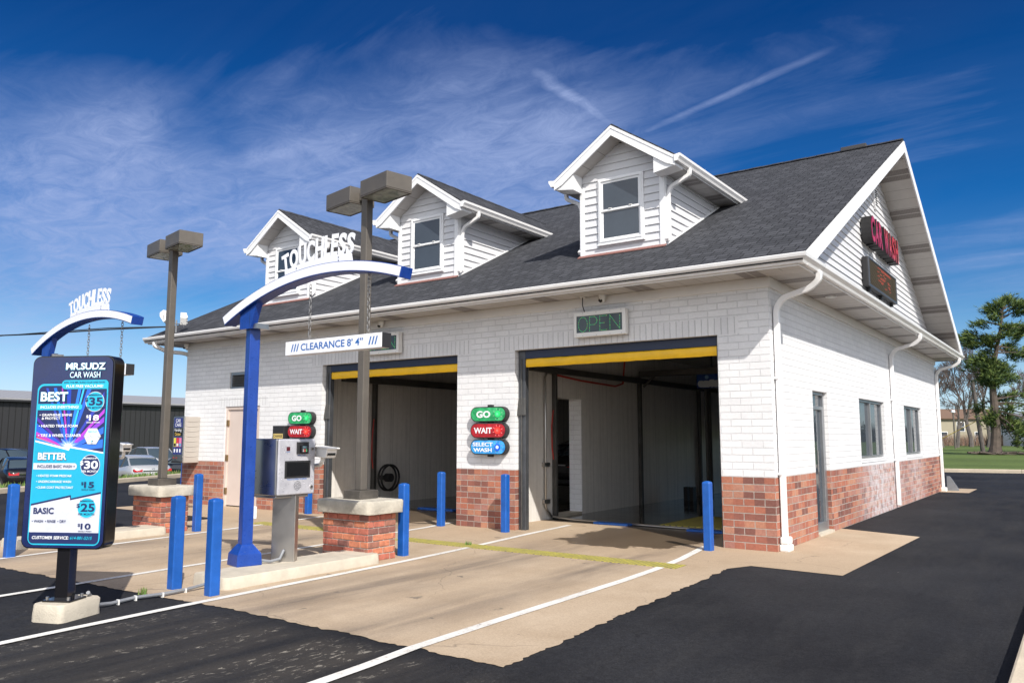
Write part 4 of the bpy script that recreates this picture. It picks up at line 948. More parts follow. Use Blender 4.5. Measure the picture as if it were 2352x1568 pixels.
def make_camera():
    t=thing('security_camera','white boxy security camera mounted behind the near payment kiosk','security camera',(-4.1,-4.62,1.34),rotz=R(-20),group='boxy cameras behind the kiosks')
    b=MB(); b.prism([(-.10,-.055,0),(.30,-.055,-.01),(.33,-.055,.035),(.36,-.055,.11),(-.10,-.055,.125)],(0,.13,0),M_WPL); b.prism([(-.12,-.07,.118),(.40,-.07,.095),(.40,-.07,.112),(-.12,-.07,.135)],(0,.16,0),M_WPL); b.build('housing',t,bevel=.008,recalc=True)
    l=MB(); l.b2((.318,-.04,.02),(.336,.06,.06),M_BLK); l.build('lens',t)
    m=MB(); m.tube([(.05,.01,0),(.05,.01,-.05),(-.02,.01,-.10),(-.25,.01,-.12)],.025,M_WPL); m.build('bracket',t,smooth=True); return t
cm=make_camera(); dup(cm,loc=(-8.90,-4.50,1.36),label='white boxy security camera just right of the menu sign')
# arches with hanging clearance signs
def make_arch():
    t=thing('lane_arch','near blue and white curved arch with touchless lettering over the right lane','lane arch',(0,0,0),group='arches over the lanes')
    Y=-5.5; b=MB(); b.X=Matrix.Translation((-4.40,-5.44,.12))@Matrix.Rotation(R(-14),4,'Z')
    sq=lambda w,z:[Vector((x*w,y*w,z)) for x,y in ((-1,-1),(1,-1),(1,1),(-1,1))]
    b.rsec([sq(.145,0),sq(.148,.015),sq(.140,.135),sq(.068,.24)],M_ABLUE); b.build('post_base',t,bevel=.006,recalc=True)
    p=MB(); p.X=b.X; p.b2((-.064,-.064,.23),(.064,.064,2.80),M_ABLUE); p.build('post',t,bevel=.01)
    ey=MB(); ey.X=b.X; ey.b2((-.05,.064,.52),(.06,.10,.66),M_WPL); ey.build('junction_box',t,bevel=.006)
    # arch beam: an arc through three measured points
    P0,P1,P2=(-4.77,2.955),(-2.62,3.365),(-1.86,3.21)
    def circ(a,b,c):
        ax,ay=a;bx,by=b;cx_,cy_=c; d=2*(ax*(by-cy_)+bx*(cy_-ay)+cx_*(ay-by))
        ux=((ax*ax+ay*ay)*(by-cy_)+(bx*bx+by*by)*(cy_-ay)+(cx_*cx_+cy_*cy_)*(ay-by))/d; uy=((ax*ax+ay*ay)*(cx_-bx)+(bx*bx+by*by)*(ax-cx_)+(cx_*cx_+cy_*cy_)*(bx-ax))/d
        return ux,uy,math.hypot(ax-ux,ay-uy)
    cx_,cz_,rad=circ(P0,P1,P2); A0=math.atan2(P0[1]-cz_,P0[0]-cx_); A1=math.atan2(P2[1]-cz_,P2[0]-cx_)
    hh=.058; n=40
    bm=MB(); rings=[]
    for k in range(n+1):
        a=A0+(A1-A0)*k/n; c,s=math.cos(a),math.sin(a)
        rings.append([Vector((cx_+(rad+e)*c,y,cz_+(rad+e)*s)) for e,y in ((-hh,Y-.10),(hh,Y-.10),(hh,Y+.06),(-hh,Y+.06))])
    bm.rsec(rings,M_ABLUE); beam=bm.build('arch_beam',t,recalc=True,bevel=.004,seg=1)
    f=MB(); q=[]
    for k in range(n+1):
        a=A0+(A1-A0)*(k+.15)/(n+.3); c,s=math.cos(a),math.sin(a); q.append([(cx_+(rad+e)*c,Y-.1025,cz_+(rad+e)*s) for e in (-hh+.012,hh-.008)])
    for a,b_ in zip(q[:-1],q[1:]): f.quad(a[0],b_[0],b_[1],a[1],M_SIGNW)
    f.build('arch_face',beam)
    g=MB(); a=A0+.16*(A1-A0); g.prism([(-4.50,Y-.06,2.84),(-4.30,Y-.06,2.84),(-4.18,Y-.06,cz_+math.sqrt(rad*rad-(-4.18-cx_)**2)-hh+.01),(-4.50,Y-.06,cz_+math.sqrt(rad*rad-(-4.50-cx_)**2)-hh+.01)],(0,.08,0),M_ABLUE); g.b2((-4.46,Y-.03,2.84),(-4.22,Y+.14,2.90),M_SSD); g.build('post_head',t,recalc=True)
    # cut-out lettering standing on the arch
    zc=lambda x: cz_+math.sqrt(rad*rad-(x-cx_)**2)+hh
    xa,xb=-3.79,-2.64
    bk=MB(); pts=[]; m=14
    top=lambda x: zc(x)+.098
    for k in range(m+1): x=xa+.03+(xb-xa-.06)*k/m; pts.append((x+.02,Y-.022,zc(x)-.01))
    for k in range(m,-1,-1): x=xa+.03+(xb-xa-.06)*k/m; pts.append((x,Y-.022,top(x)))
    for i in range(m):
        a,b_,c_,d_=pts[i],pts[i+1],pts[2*m-i],pts[2*m+1-i]
        bk.prism([a,b_,c_,d_],(0,.014,0),M_SIGNW)
    for xx in (-3.55,-2.86):
        for zz in (.03,.065): bk.cyl((xx,Y-.024,zc(xx)+zz),.008,.006,M_PIPE,'Y',8)
    bk.build('letter_base',t,recalc=True)
    word='TOUCHLESS'; wts=[.9,1.1,1.0,1.0,1.05,.8,.82,.92,.92]; tot=sum(wts); x=xa
    for ch,wt in zip(word,wts):
        w=(xb-xa)*wt/tot; T=fit(text2d(ch,size=1,offset=.034,extrude=.04),w*.05,w*.93,0,1); L_=MB(); V=[]
        for v in T[0]:
            xx=x+v[0]; k=(xx-xa)/(xb-xa); base=top(min(max(xx,xa+.03),xb-.03))-.015; h=.185+.16*k*(1-k)+.045*k
            V.append((xx+v[1]*(-.04+.085*k),Y-.0184-(.004 if v[2]>0 else -.004),base+v[1]*h))
        L_.add(V,T[1],M_SIGNW); L_.build('letter',t); x+=w
    return t
arch=make_arch(); dup(arch,loc=(-4.97,.0,-.06),label='far blue and white curved arch with touchless lettering behind the menu sign')
def make_clear():
    t=thing('clearance_sign','hanging white clearance sign board in front of the left bay','clearance sign',(-2.925,-5.47,2.56),group='clearance signs hung on chains')
    hl=.765; b=MB(); b.b2((-hl,-.06,-.077),(hl-.02,.055,.077),M_SIGNW); b.build('board',t,bevel=.004,seg=1)
    e=MB(); e.b2((hl-.018,-.058,-.075),(hl+.002,.053,.075),M_BLKM); e.build('end_cap',t)
    X=plane_xf((0,-.0615,0),(1,0,0),(0,0,1)); l=MB(); l.mesh(fit(text2d('CLEARANCE 8\u2019 4\u201d',offset=.016),-.50,.475,-.036,.042),M_SIGNB,X); l.build('lettering',t)
    s=MB()
    for x0 in (-.665,-.62,-.575,.555,.60,.645): s.quad((x0,-.0615,-.04),(x0+.018,-.0615,-.04),(x0+.045,-.0615,.045),(x0+.027,-.0615,.045),M_SIGNB)
    s.build('stripe',t)
    for xc,zt in ((-.435,.70),(.485,.735)):
        c=MB(); z=.075; k=0
        def link(z0,z1,ax,r=.005,w=.015):
            P=[]
            for i in range(12): a=2*math.pi*i/12; u=w*math.cos(a); v=(z1-z0)/2*math.sin(a); P.append((xc+(u if ax else 0),0 if ax else u,(z0+z1)/2+v))
            P.append(P[0]); P.append(P[1]); c.tube(P,r*.8,M_CHAIN,5,caps=False)
        while z<zt: link(z-.006,z+.052,k%2==0); z+=.042; k+=1
        c.build('chain',t,smooth=True)
    return t
cl=make_clear(); dup(cl,loc=(-7.80,-5.47,2.50),label='hanging white clearance sign board whose end shows right of the menu sign')

# menu sign ------------------------------------------------------------------------
def make_menu():
    t=thing('menu_sign','tall black framed menu sign with blue price panel','menu sign',(-3.877,-7.688,.15),rotz=R(29))
    W,H=.795,1.709; zb=.45; dpt=.131
    p=MB(); p.b2((-.06,-.05,0),(.06,.06,zb+.02),M_BLK); p.build('post',t,bevel=.004)
    pl=MB(); pl.b2((-.13,-.11,0),(.13,.12,.018),M_BLK); pl.build('base_plate',t,bevel=.003,seg=1)
    for x in (-.10,.10):
        for y in (-.085,.095): q=MB(); q.cyl((x,y,.03),.014,.028,M_SSD,n=8); q.build('bolt',t)
    def rr(x0,x1,z0,z1,r,n=6):
        out=[]
        for cx_,cz_,a0 in ((x1-r,z0+r,270),(x1-r,z1-r,0),(x0+r,z1-r,90),(x0+r,z0+r,180)):
            for k in range(n+1): a=R(a0+90*k/n); out.append((cx_+r*math.cos(a),cz_+r*math.sin(a)))
        return out
    hw=W/2; yF=-.075
    cab=MB(); o_=rr(-hw,hw,zb,zb+H,.075); cab.prism([(x,yF,z) for x,z in o_],(0,dpt+.02,0),M_BLK); cab_o=cab.build('cabinet',t,recalc=True,bevel=.006)
    fc=MB(); fc.poly([(x,yF-.007,z) for x,z in rr(-hw+.012,hw-.012,zb+.012,zb+H-.012,.07)],M_NIGHT); face=fc.build('panel',t)
    U=lambda u:-hw+u*W; V=lambda v:zb+H*(1-v)
    yk=[yF-.0073]
    def lay(): yk[0]-=.0002; return yk[0]
    art=MB()
    def pg(uv,m,y=None):
        y=lay() if y is None else y
        pts=[(U(u),y,V(v)) for u,v in uv]
        nr=Vector((0,0,0))
        for i in range(len(pts)): nr+=Vector(pts[i]).cross(Vector(pts[(i+1)%len(pts)]))
        art.poly(pts if nr.y<0 else pts[::-1],m)
    def rrp(u0,u1,v0,v1,r,m,corners=None):
        pts=rr(U(u0),U(u1),V(v1),V(v0),r); y=lay(); art.poly([(x,y,z) for x,z in pts],m)
    def disc(u,v,r,m):
        y=lay(); art.poly([(U(u)+r*math.cos(2*math.pi*k/40),y,V(v)+r*math.sin(2*math.pi*k/40)) for k in range(40)],m)
    # cyan outline and night-blue upper field with light rays
    rrp(.085,.945,.148,.980,.06,M_CYAN); rrp(.10,.93,.158,.972,.055,M_DKNAVY)
    y=lay(); cx0,cy0=.50,.495
    rays=[(-.40,.33,.020,(.07,.02,.32)),(-.40,.38,.05,(.02,.10,.62)),(-.395,.41,.022,(.45,.04,.45)),(-.39,.435,.02,(.75,.14,.05)),(-.395,.455,.05,(.03,.22,.80)),(-.30,.17,.03,(.02,.06,.42)),(-.20,.17,.035,(.01,.16,.75)),(-.115,.17,.015,(.38,.03,.42)),
          (-.03,.17,.05,(.01,.05,.42)),(.10,.17,.035,(.02,.20,.85)),(.15,.17,.02,(.03,.50,.90)),(.22,.17,.05,(.02,.12,.62)),(.40,.21,.04,(.03,.05,.40)),(.415,.29,.022,(.42,.05,.60)),(.415,.335,.03,(.25,.05,.60)),(.415,.39,.035,(.03,.14,.70)),(.415,.46,.045,(.03,.16,.70))]
    for i,(du,v,w,c) in enumerate(rays):
        m=mat('ray_%d'%i,c,.35)
        u=cx0+du; yy=y-.00001*i
        if abs(v-.17)<.01: pg([(u-w/2,v),(u+w/2,v),(cx0+.012,cy0),(cx0-.012,cy0)],m,yy)
        else: pg([(u,v-w/2),(u,v+w/2),(cx0,cy0+.008),(cx0,cy0-.008)],m,yy)
    yk[0]=y-.0004
    for r_,c in ((.085,(.10,.22,.75)),(.06,(.30,.45,.85)),(.035,(.75,.82,.92))):
        yy=lay(); pts=[]
        for k in range(24): a=2*math.pi*k/24; q=r_*(1 if k%2 else .62)*(1.25 if abs(math.cos(a))>.7 else .85); pts.append((U(.50)+q*math.cos(a),yy,V(.475)+q*math.sin(a)))
        art.poly(pts,mat('glow_%d'%int(r_*1000),c,.35))
    # white zig-zag, then cyan field, navy zig-zag, pale field, navy footer
    z1=[(.10,.452),(.515,.497),(.525,.483),(.93,.512)]
    pg([(.10,.444),(.515,.486),(.52,.474),(.93,.505),(.93,.56),(.10,.56)],M_INKW); 
    pg(z1+[(.93,.80),(.10,.80)],M_CYAN2)
    pg([(.10,.772),(.575,.725),(.578,.742),(.93,.708),(.93,.8),(.10,.8)],M_DKNAVY)
    pg([(.10,.782),(.565,.736),(.568,.752),(.93,.718),(.93,.90),(.10,.90)],M_PALE)
    pg([(.10,.90),(.10,.917),(.93,.917),(.93,.90)],M_PALE)
    rrp(.10,.93,.916,.972,.04,M_DKNAVY); pg([(.10,.916),(.93,.916),(.93,.94),(.10,.94)],M_DKNAVY)
    rrp(.38,.945,.129,.176,.035,M_CYAN); pg([(.80,.150),(.945,.150),(.945,.2),(.93,.2),(.93,.176),(.80,.176)],M_CYAN)
    pg([(.098,.254),(.60,.254),(.60,.286),(.098,.286)],M_CYAN); rrp(.50,.645,.254,.286,.026,M_CYAN)
    pg([(.098,.562),(.58,.562),(.58,.595),(.098,.595)],M_PALE); rrp(.48,.625,.562,.595,.026,M_PALE)
    for (u,v,r_,a,b) in ((.795,.243,.090,M_PALE,M_CYAN),(.785,.572,.093,M_PALE,M_DKNAVY),(.775,.790,.090,M_PALE,M_CYAN)): disc(u,v,r_,a); disc(u,v,r_-.005,b)
    yy=lay(); art.poly([(U(.79)+.083*math.cos(R(60*k+0)),yy,V(.423)+.083*math.sin(R(60*k))) for k in range(6)],mat('hexagon_rim',(.35,.38,.42),.3))
    yy=lay(); art.poly([(U(.79)+.076*math.cos(R(60*k)),yy,V(.423)+.076*math.sin(R(60*k))) for k in range(6)],M_INKW)
    disc(.79,.452,.019,mat('ink_grey',(.25,.30,.33),.4)); disc(.79,.452,.016,M_INKW); disc(.785,.450,.006,M_CYAN); disc(.797,.449,.006,M_DKNAVY); disc(.791,.457,.005,M_DKNAVY)
    art.build('printed_art',face)
    yb=yk[0]-.0003
    def put(body,u0,u1,v0,v1,m,off=.03,shadow=None,shear=0):
        off*=.55
        T=text2d(body,offset=off,shear=shear); tx=MB()
        if shadow:
            T2=fit(text2d(body,offset=off+.02,shear=shear),U(u0)-.003,U(u1)+.003,V(v1)-.004,V(v0)+.002); tx.mesh(T2,shadow,plane_xf((0,yb,0),(1,0,0),(0,0,1)))
        tx.mesh(fit(T,U(u0),U(u1),V(v1),V(v0)),m,plane_xf((0,yb-.0003,0),(1,0,0),(0,0,1))); tx.build('lettering',face)
    put('MR.SUDZ',.42,.90,.038,.074,M_INKW,.05,M_CYAN); put('CAR WASH',.475,.84,.086,.116,M_INKW,.0,M_CYAN)
    put('JOIN THE MR. SUDZ CLUB AND SAVE!',.405,.905,.136,.147,M_DKNAVY,.02); put('PLUS FREE VACUUMS!',.44,.885,.154,.169,M_INKW,.03)
    put('BEST',.135,.465,.191,.240,M_INKW,.05,M_CYAN); put('INCLUDES EVERYTHING!',.14,.605,.263,.278,M_INKW,.03)
    put('\u2022 GRAPHENE SHINE',.135,.53,.305,.318,M_INKW,.03); put('& PROTECT',.165,.39,.323,.336,M_INKW,.03); put('\u2022 HEATED TRIPLE FOAM',.135,.605,.362,.376,M_INKW,.03); put('\u2022 TIRE & WHEEL CLEANER',.135,.655,.411,.426,M_INKW,.03)
    def price(u,v,amt,m,sub,msub,big=True):
        k=1 if big else .72
        put('$',u-.115*k,u-.075*k,v-.020*k,v+.004*k,m,.03); put(amt,u-.065*k,u+.10*k,v-.021*k,v+.021*k,m,.05)
        if big: put('MEMBERSHIP',u-.075,u+.085,v-.0375,v-.029,msub,.02); put('PER MONTH',u-.09,u+.10,v+.028,v+.039,msub,.02)
        else: put('SINGLE WASH',u-.075,u+.085,v+.021,v+.028,msub,.02)
    price(.79,.241,'35',M_DKNAVY,1,M_DKNAVY); price(.785,.327,'18',M_INKW,1,M_INKW,False); price(.78,.570,'30',M_INKW,1,M_INKW); price(.775,.672,'15',M_DKNAVY,1,M_DKNAVY,False); price(.77,.788,'25',M_DKNAVY,1,M_DKNAVY); price(.765,.883,'10',M_DKNAVY,1,M_DKNAVY,False)
    put('SIMONIZ',.735,.845,.394,.404,M_CYAN,.03); put('Carbonite',.70,.88,.415,.431,mat('ink_grey',(.25,.30,.33),.4),.0)
    put('BETTER',.15,.495,.508,.545,M_INKW,.05,M_DKNAVY); put('INCLUDES BASIC WASH +',.15,.605,.571,.586,M_DKNAVY,.03)
    put('\u2022 HEATED FOAM PRESOAK',.15,.575,.621,.633,M_INKW,.02); put('\u2022 UNDERCARRIAGE WASH',.15,.57,.651,.663,M_INKW,.02); put('\u2022 CLEAR COAT PROTECTANT',.15,.60,.681,.693,M_INKW,.02)
    put('BASIC',.14,.385,.790,.822,M_DKNAVY,.05); put('\u2022 WASH  \u2022 RINSE  \u2022 DRY',.13,.54,.852,.866,M_DKNAVY,.03)
    put('CUSTOMER SERVICE:',.145,.585,.934,.950,M_INKW,.03,None,.2); put('614-881-5215',.60,.86,.934,.950,M_CYAN,.02,None,.2)
    return t
make_menu()
pd=MB(); rr_=[]
def pring(q,z,jit):
    rn=random.Random(jit); out=[]
    for sx,sy,a0 in ((1,-1,270),(1,1,0),(-1,1,90),(-1,-1,180)):
        for k in range(4): a=R(a0+30*k); out.append(Vector((sx*(.165-.055)+.055*q*math.cos(a)+rn.uniform(-.004,.004),sy*(.235-.055)+.055*q*math.sin(a)+rn.uniform(-.004,.004),z)))
    return out
pd.rsec([pring(1.05,0,1),pring(1.0,.07,2),pring(1,.135,3),pring(.8,.15,4)],M_CONC); o=pd.build('sign_footing',recalc=True,smooth=True,angle=45,loc=(-3.875,-7.66,0),rotz=R(20)); tag(o,'rounded pale concrete block under the menu sign post','footing')
# conduit across the ground
c=MB(); c.tube([(-3.84,-7.50,.19),(-3.93,-7.42,.12),(-3.98,-7.32,.04),(-4.0,-7.20,.028),(-4.08,-6.92,.028),(-4.0,-6.66,.033),(-4.03,-6.40,.033),(-4.05,-6.16,.05),(-4.08,-6.0,.15)],.017,M_PIPE)
for x,y in ((-4.02,-7.12),(-4.07,-6.92),(-4.0,-6.68),(-4.02,-6.42)): c.b2((x-.020,y-.005,.0),(x+.020,y+.008,.048),M_WPL)
tag(c.build('ground_conduit',smooth=True),'grey conduit pipe running over the ground from menu sign to kiosk island','conduit')
c=MB(); c.tube([(-4.30,-5.32,.17),(-4.22,-5.22,.15),(-4.18,-5.12,.17),(-4.20,-5.05,.26)],.018,M_PIPE); tag(c.build('short_conduit',smooth=True),'short grey conduit between arch post foot and payment kiosk','conduit')
def weed(x,y,seed,label,s=1):
    rn=random.Random(seed); blades('weed',[(x+max(-.06,min(.06,rn.gauss(0,.04)))*s,y+max(-.05,min(.05,rn.gauss(0,.03)))*s,.004) for _ in range(46)],.085*s,MG,seed,label,'weed')
weed(-4.28,-6.72,3,'tuft of green weed growing at the seam between asphalt and concrete',.75); weed(-3.92,-1.93,5,'small green weed sprouting from the yellow drain grating',.7)

# ================================================================== THINGS ON THE BUILDING
def pill(hw,hh,n=10,q=1.0):
    r=hh*q; L0=hw-hh; out=[]
    for cx_,a0 in ((L0,-90),(-L0,90)):
        for k in range(n+1): a=R(a0+180*k/n); out.append((cx_+r*math.cos(a),r*math.sin(a)))
    return out
def glow_mat(name,c1,c2,estr):
    m,nt,b=newmat(name); tc=N(nt,'ShaderNodeTexCoord'); n=noise(nt,tc.outputs['Object'],9,6,.7,.6)
    c=mixc(nt,ramp(nt,n.outputs[0],(.35,0.0),(.70,1.0)),c1,c2); L(nt,c,b.inputs['Base Color']); b.inputs['Roughness'].default_value=.22
    L(nt,c,b.inputs['Emission Color']); b.inputs['Emission Strength'].default_value=estr; return m
GM={'GO':glow_mat('go_green',(.0,.17,.045),(.06,.52,.20),.10),'WAIT':glow_mat('wait_red',(.20,.002,.008),(.55,.02,.03),.10),'SELECT\nWASH':glow_mat('select_blue',(.005,.15,.50),(.08,.48,.85),.10)}
EM={'GO':((.02,.45,.12),.5),'WAIT':((.85,.03,.02),.9),'SELECT\nWASH':((.01,.07,.60),.6)}
def signal(kind,x,z,label,cat='signal light'):
    t=thing('lane_signal',label,cat,(x,0,z),group='pill shaped lane signals')
    hw,hh=.395,.133
    b=MB(); b.prism([(a,-.12,c) for a,c in pill(hw,hh)],(0,.112,0),M_BLKM); b.b2((-.05,-.07,-.17),(.05,-.01,.17),M_BLKM); b.build('housing',t,recalc=True,bevel=.006)
    f=MB(); f.poly([(a,-.1235,c) for a,c in pill(hw-.02,hh-.018)],GM[kind])
    fo=f.build('face',t)
    X=plane_xf((0,-.1255,0),(1,0,0),(0,0,1)); w=MB()
    if kind=='GO': T=fit(text2d('GO',offset=.04),-.255,.055,-.06,.06)
    elif kind=='WAIT': T=fit(text2d('WAIT',offset=.03),-.31,.09,-.052,.052)
    if kind in('GO','WAIT'): w.mesh(T,M_INKW,X)
    else: w.mesh(fit(text2d('SELECT',offset=.03),-.335,.11,.012,.082),M_INKW,X); w.mesh(fit(text2d('WASH',offset=.03),-.32,.09,-.085,-.015),M_INKW,X)
    w.build('lettering',fo)
    c,e=EM[kind]; l=MB(); l.cyl((.215,-.128,.0),.058,.016,mat('lamp_'+kind[:2].lower(),c,.2,emit=c,estr=e),'Y',20); l.cyl((.215,-.135,.0),.022 if kind[0]!='S' else .03,.012,mat('lamp_core_'+kind[:2].lower(),tuple(min(1,q*1.5+.05) for q in c),.2,emit=tuple(min(1,q*1.4+.03) for q in c) if kind[0]!='S' else (.75,.85,1),estr=.9),'Y',14)
    for k in range(8):
        a=k*math.pi/4+.3; p=Vector((.215+.072*math.cos(a),-.1245,.072*math.sin(a))); q=Vector((.215+.11*math.cos(a),-.1245,.105*math.sin(a))); d=(q-p).normalized().cross(Vector((0,1,0)))*.006
        l.quad(p-d,q-d,q+d,p+d,mat('spark_'+kind[:2].lower(),tuple(min(1,v*.8+.18) for v in c),.3))
    l.build('lamp',fo); return t
for k,z in (('GO',1.975),('WAIT',1.692),('SELECT\nWASH',1.405)):
    nm={'GO':'green go','WAIT':'red wait'}.get(k,'blue select wash')
    signal(k,-4.945,z,nm+' signal light on the pier between the two bays')
    signal(k,-9.95,z,nm+' signal light behind the payment kiosk, left of the left bay')
# LED open signs
DOTS=[]
def led(mb,pts,step=.0125):
    for a,b in zip(pts[:-1],pts[1:]):
        d=math.hypot(b[0]-a[0],b[1]-a[1]); n=max(1,int(round(d/step/1.9)))
        for k in range(n): t=k/n; DOTS.append((a[0]+(b[0]-a[0])*t,a[1]+(b[1]-a[1])*t))
def make_open():
    t=thing('open_sign','silver framed led sign reading open above the right bay','open sign',(-2.69,0,3.40),group='led open signs over the bays')
    b=MB(); hw,hh=.475,.205; yb=-.14
    b.b2((-hw,yb+.02,-hh),(hw,-.03,hh),M_WPL); b.b2((-hw,yb,-hh),(-hw+.05,yb+.02,hh),M_WPL); b.b2((hw-.06,yb,-hh),(hw,yb+.02,hh),M_WPL); b.b2((-hw+.05,yb,hh-.065),(hw-.06,yb+.02,hh),M_WPL); b.b2((-hw+.05,yb,-hh),(hw-.06,yb+.02,-hh+.07),M_WPL); b.b2((-.2,-.03,-.1),(.43,0,.1),M_PIPE)
    bo=b.build('case',t,bevel=.004,seg=1)
    p=MB(); p.b2((-hw+.05,yb+.012,-hh+.07),(hw-.06,yb+.018,hh-.065),mat('led_panel',(.035,.055,.065),.15)); po=p.build('display',t)
    DOTS.clear(); z0,z1=-.115,.115
    led(None,[(-.31+.085*math.cos(a),.0+.118*math.sin(a)) for a in [2*math.pi*k/26 for k in range(27)]],.02)
    led(None,[(-.185,z0),(-.185,z1),(-.09,z1),(-.055,.085),(-.045,.05),(-.055,.015),(-.09,-.015),(-.185,-.015)])
    led(None,[(.13,z1),(.005,z1),(.005,z0),(.13,z0),(.13,z0)]); led(None,[(.02,.0),(.105,.0)])
    led(None,[(.19,z0),(.19,z1),(.365,z0),(.365,z1+.012)])
    LB=[MB() for _ in range(4)]
    for i,(x,z) in enumerate(DOTS):
        d=LB[0 if x<-.2 else 1 if x<-.02 else 2 if x<.16 else 3]
        m=mat('led_green',(.02,.35,.10),.3,emit=(.05,.95,.32),estr=.35) if i%4 else mat('led_lime',(.20,.40,.05),.3,emit=(.45,.95,.15),estr=.35)
        d.box((x+.005,yb+.0095,z),(.008,.005,.008),m)
    for d in LB: d.build('led_letter',po)
    c=MB(); 
    for x in (-.3,-.05,.2,.40):
        for z in (hh-.02,-hh+.02): c.cyl((x,yb-.001,z),.005,.004,M_BLKM,'Y',8)
    c.build('screws',bo); return t
op=make_open(); dup(op,loc=(-7.585,0,3.40),label='silver framed led sign above the left bay, mostly behind the clearance sign')
c=MB(); c.tube([(-2.99,-.14,3.855),(-2.99,-.14,3.80),(-3.00,-.13,3.72),(-2.98,-.09,3.60)],.009,M_BLKM,6); c.cyl((-2.99,-.14,3.85),.05,.02,M_WPL); tag(c.build('power_cable',smooth=True),'short black cable dropping from the soffit to the open sign','cable')
def make_dome():
    t=thing('dome_camera','white turret camera under the eave right of the open sign cable','dome camera',(-2.64,-.10,3.80),group='turret cameras under the eave')
    b=MB(); b.cyl((0,0,.045),.065,.03,M_WPL); b.cyl((0,0,.015),.055,.04,M_WPL,r2=.062); 
    rings=[]
    for k in range(7): a=R(-85+k*20); rings.append([Vector((.052*math.cos(a)*math.cos(2*math.pi*j/14),-.008+.052*math.cos(a)*math.sin(2*math.pi*j/14),-.018+.052*math.sin(a))) for j in range(14)])
    b.rsec(rings,M_WPL); b.build('housing',t,recalc=True,smooth=True,angle=50)
    l=MB(); l.X=Matrix.Translation((-.012,-.045,-.035))@Matrix.Rotation(R(60),4,'X'); l.cyl((0,0,0),.034,.03,M_BLK,n=16); l.build('lens',t); return t
dc=make_dome(); dup(dc,loc=(-7.62,-.10,3.79),label='white turret camera under the eave above the end of the clearance sign')
dup(dc,loc=(-14.30,-.10,3.79),label='white turret camera at the left corner of the building under the eave')
# vending machine on the wall
def make_vending():
    t=thing('vending_machine','tan steel car care vending cabinet on the left end of the front wall','vending machine',(-13.93,0,.97))
    b=MB(); x0,x1,y0=-.235,.20,-.42; H=1.09
    b.b2((x0,y0+.03,0),(x1,0,H),M_TAN)
    bo=b.build('cabinet',t,bevel=.012)
    r=MB()
    for k in range(8): z=.16+k*.118; r.tube([(x1+.001,y0+.05,z),(x1+.004,-.28,z-.018),(x1+.004,-.12,z-.012),(x1+.001,-.03,z+.004)],.007,M_TAN,6)
    r.build('cabinet_rib',bo,smooth=True)
    f=MB(); f.b2((x0-.01,y0,.0),(x1-.0,y0+.03,H+.01),M_SS); fo=f.build('front_panel',t,bevel=.006,seg=1)
    y=y0-.002; pn=MB(); q=lambda a,b_,c_,d_,m,k=0: pn.quad((a,y-k,c_),(b_,y-k,c_),(b_,y-k,d_),(a,y-k,d_),m)
    NV=mat('vend_navy',(.03,.04,.18),.4); BK=mat('vend_black',(.01,.01,.012),.4)
    q(x0+.03,x1-.05,.83,1.06,NV); q(x0+.03,x1-.05,.63,.815,BK); q(x0+.03,x1-.05,.20,.615,NV)
    for i,(c1,c2) in enumerate((((.70,.62,.08),(.03,.02,.02)),((.62,.04,.06),(.75,.70,.68)),((.70,.20,.35),(.10,.35,.55)))):
        a=x0+.045+i*.112; q(a,a+.095,.38,.59,mat('pack_%d'%i,c1,.4),.001); q(a+.01,a+.085,.39,.46,mat('packb_%d'%i,c2,.4),.002); q(a+.02,a+.075,.25,.33,M_INKW,.001)
    pn.build('label_panel',fo)
    w=MB(); X=plane_xf((0,y-.002,0),(1,0,0),(0,0,1))
    for body,zc,hh,hwid,m in (('CAR',.995,.04,.10,M_INKW),('CARE',.895,.04,.125,M_INKW),('Vending',.765,.042,.145,M_INKW),('Center',.68,.036,.12,mat('vend_gold',(.72,.50,.10),.4))): w.mesh(fit(text2d(body,offset=.01),-.035-hwid,-.035+hwid,zc-hh,zc+hh),m,X)
    w.build('lettering',fo)
    k=MB(); 
    for xx in (-.17,-.05): k.cyl((xx,y0-.004,.12),.018,.012,mat('button_red',(.35,.05,.04),.4),'Y',12)
    k.b2((x0+.02,y0-.03,.0),(x1-.03,y0,.045),M_BLKM); k.build('button',fo)
    h=MB(); h.tube([(x1-.02,y0-.02,.13),(x1+.04,y0-.02,.15)],.014,M_SSD); h.build('latch',fo); return t
make_vending()
t=thing('change_sign','small dark framed change machine behind the payment kiosk','change machine',(-10.60,0,1.55))
b=MB(); b.b2((-.19,-.16,-.30),(.19,0,.27),M_BLKM); b.build('cabinet',t,bevel=.01)
w=MB(); w.b2((-.155,-.164,-.26),(.155,-.16,.10),mat('change_plate',(.60,.46,.16),.4)); w.mesh(fit(text2d('CHANGE',offset=.02),-.14,.14,.02,.08),M_BLKM,plane_xf((0,-.1655,0),(1,0,0),(0,0,1))); w.build('label_panel',t)
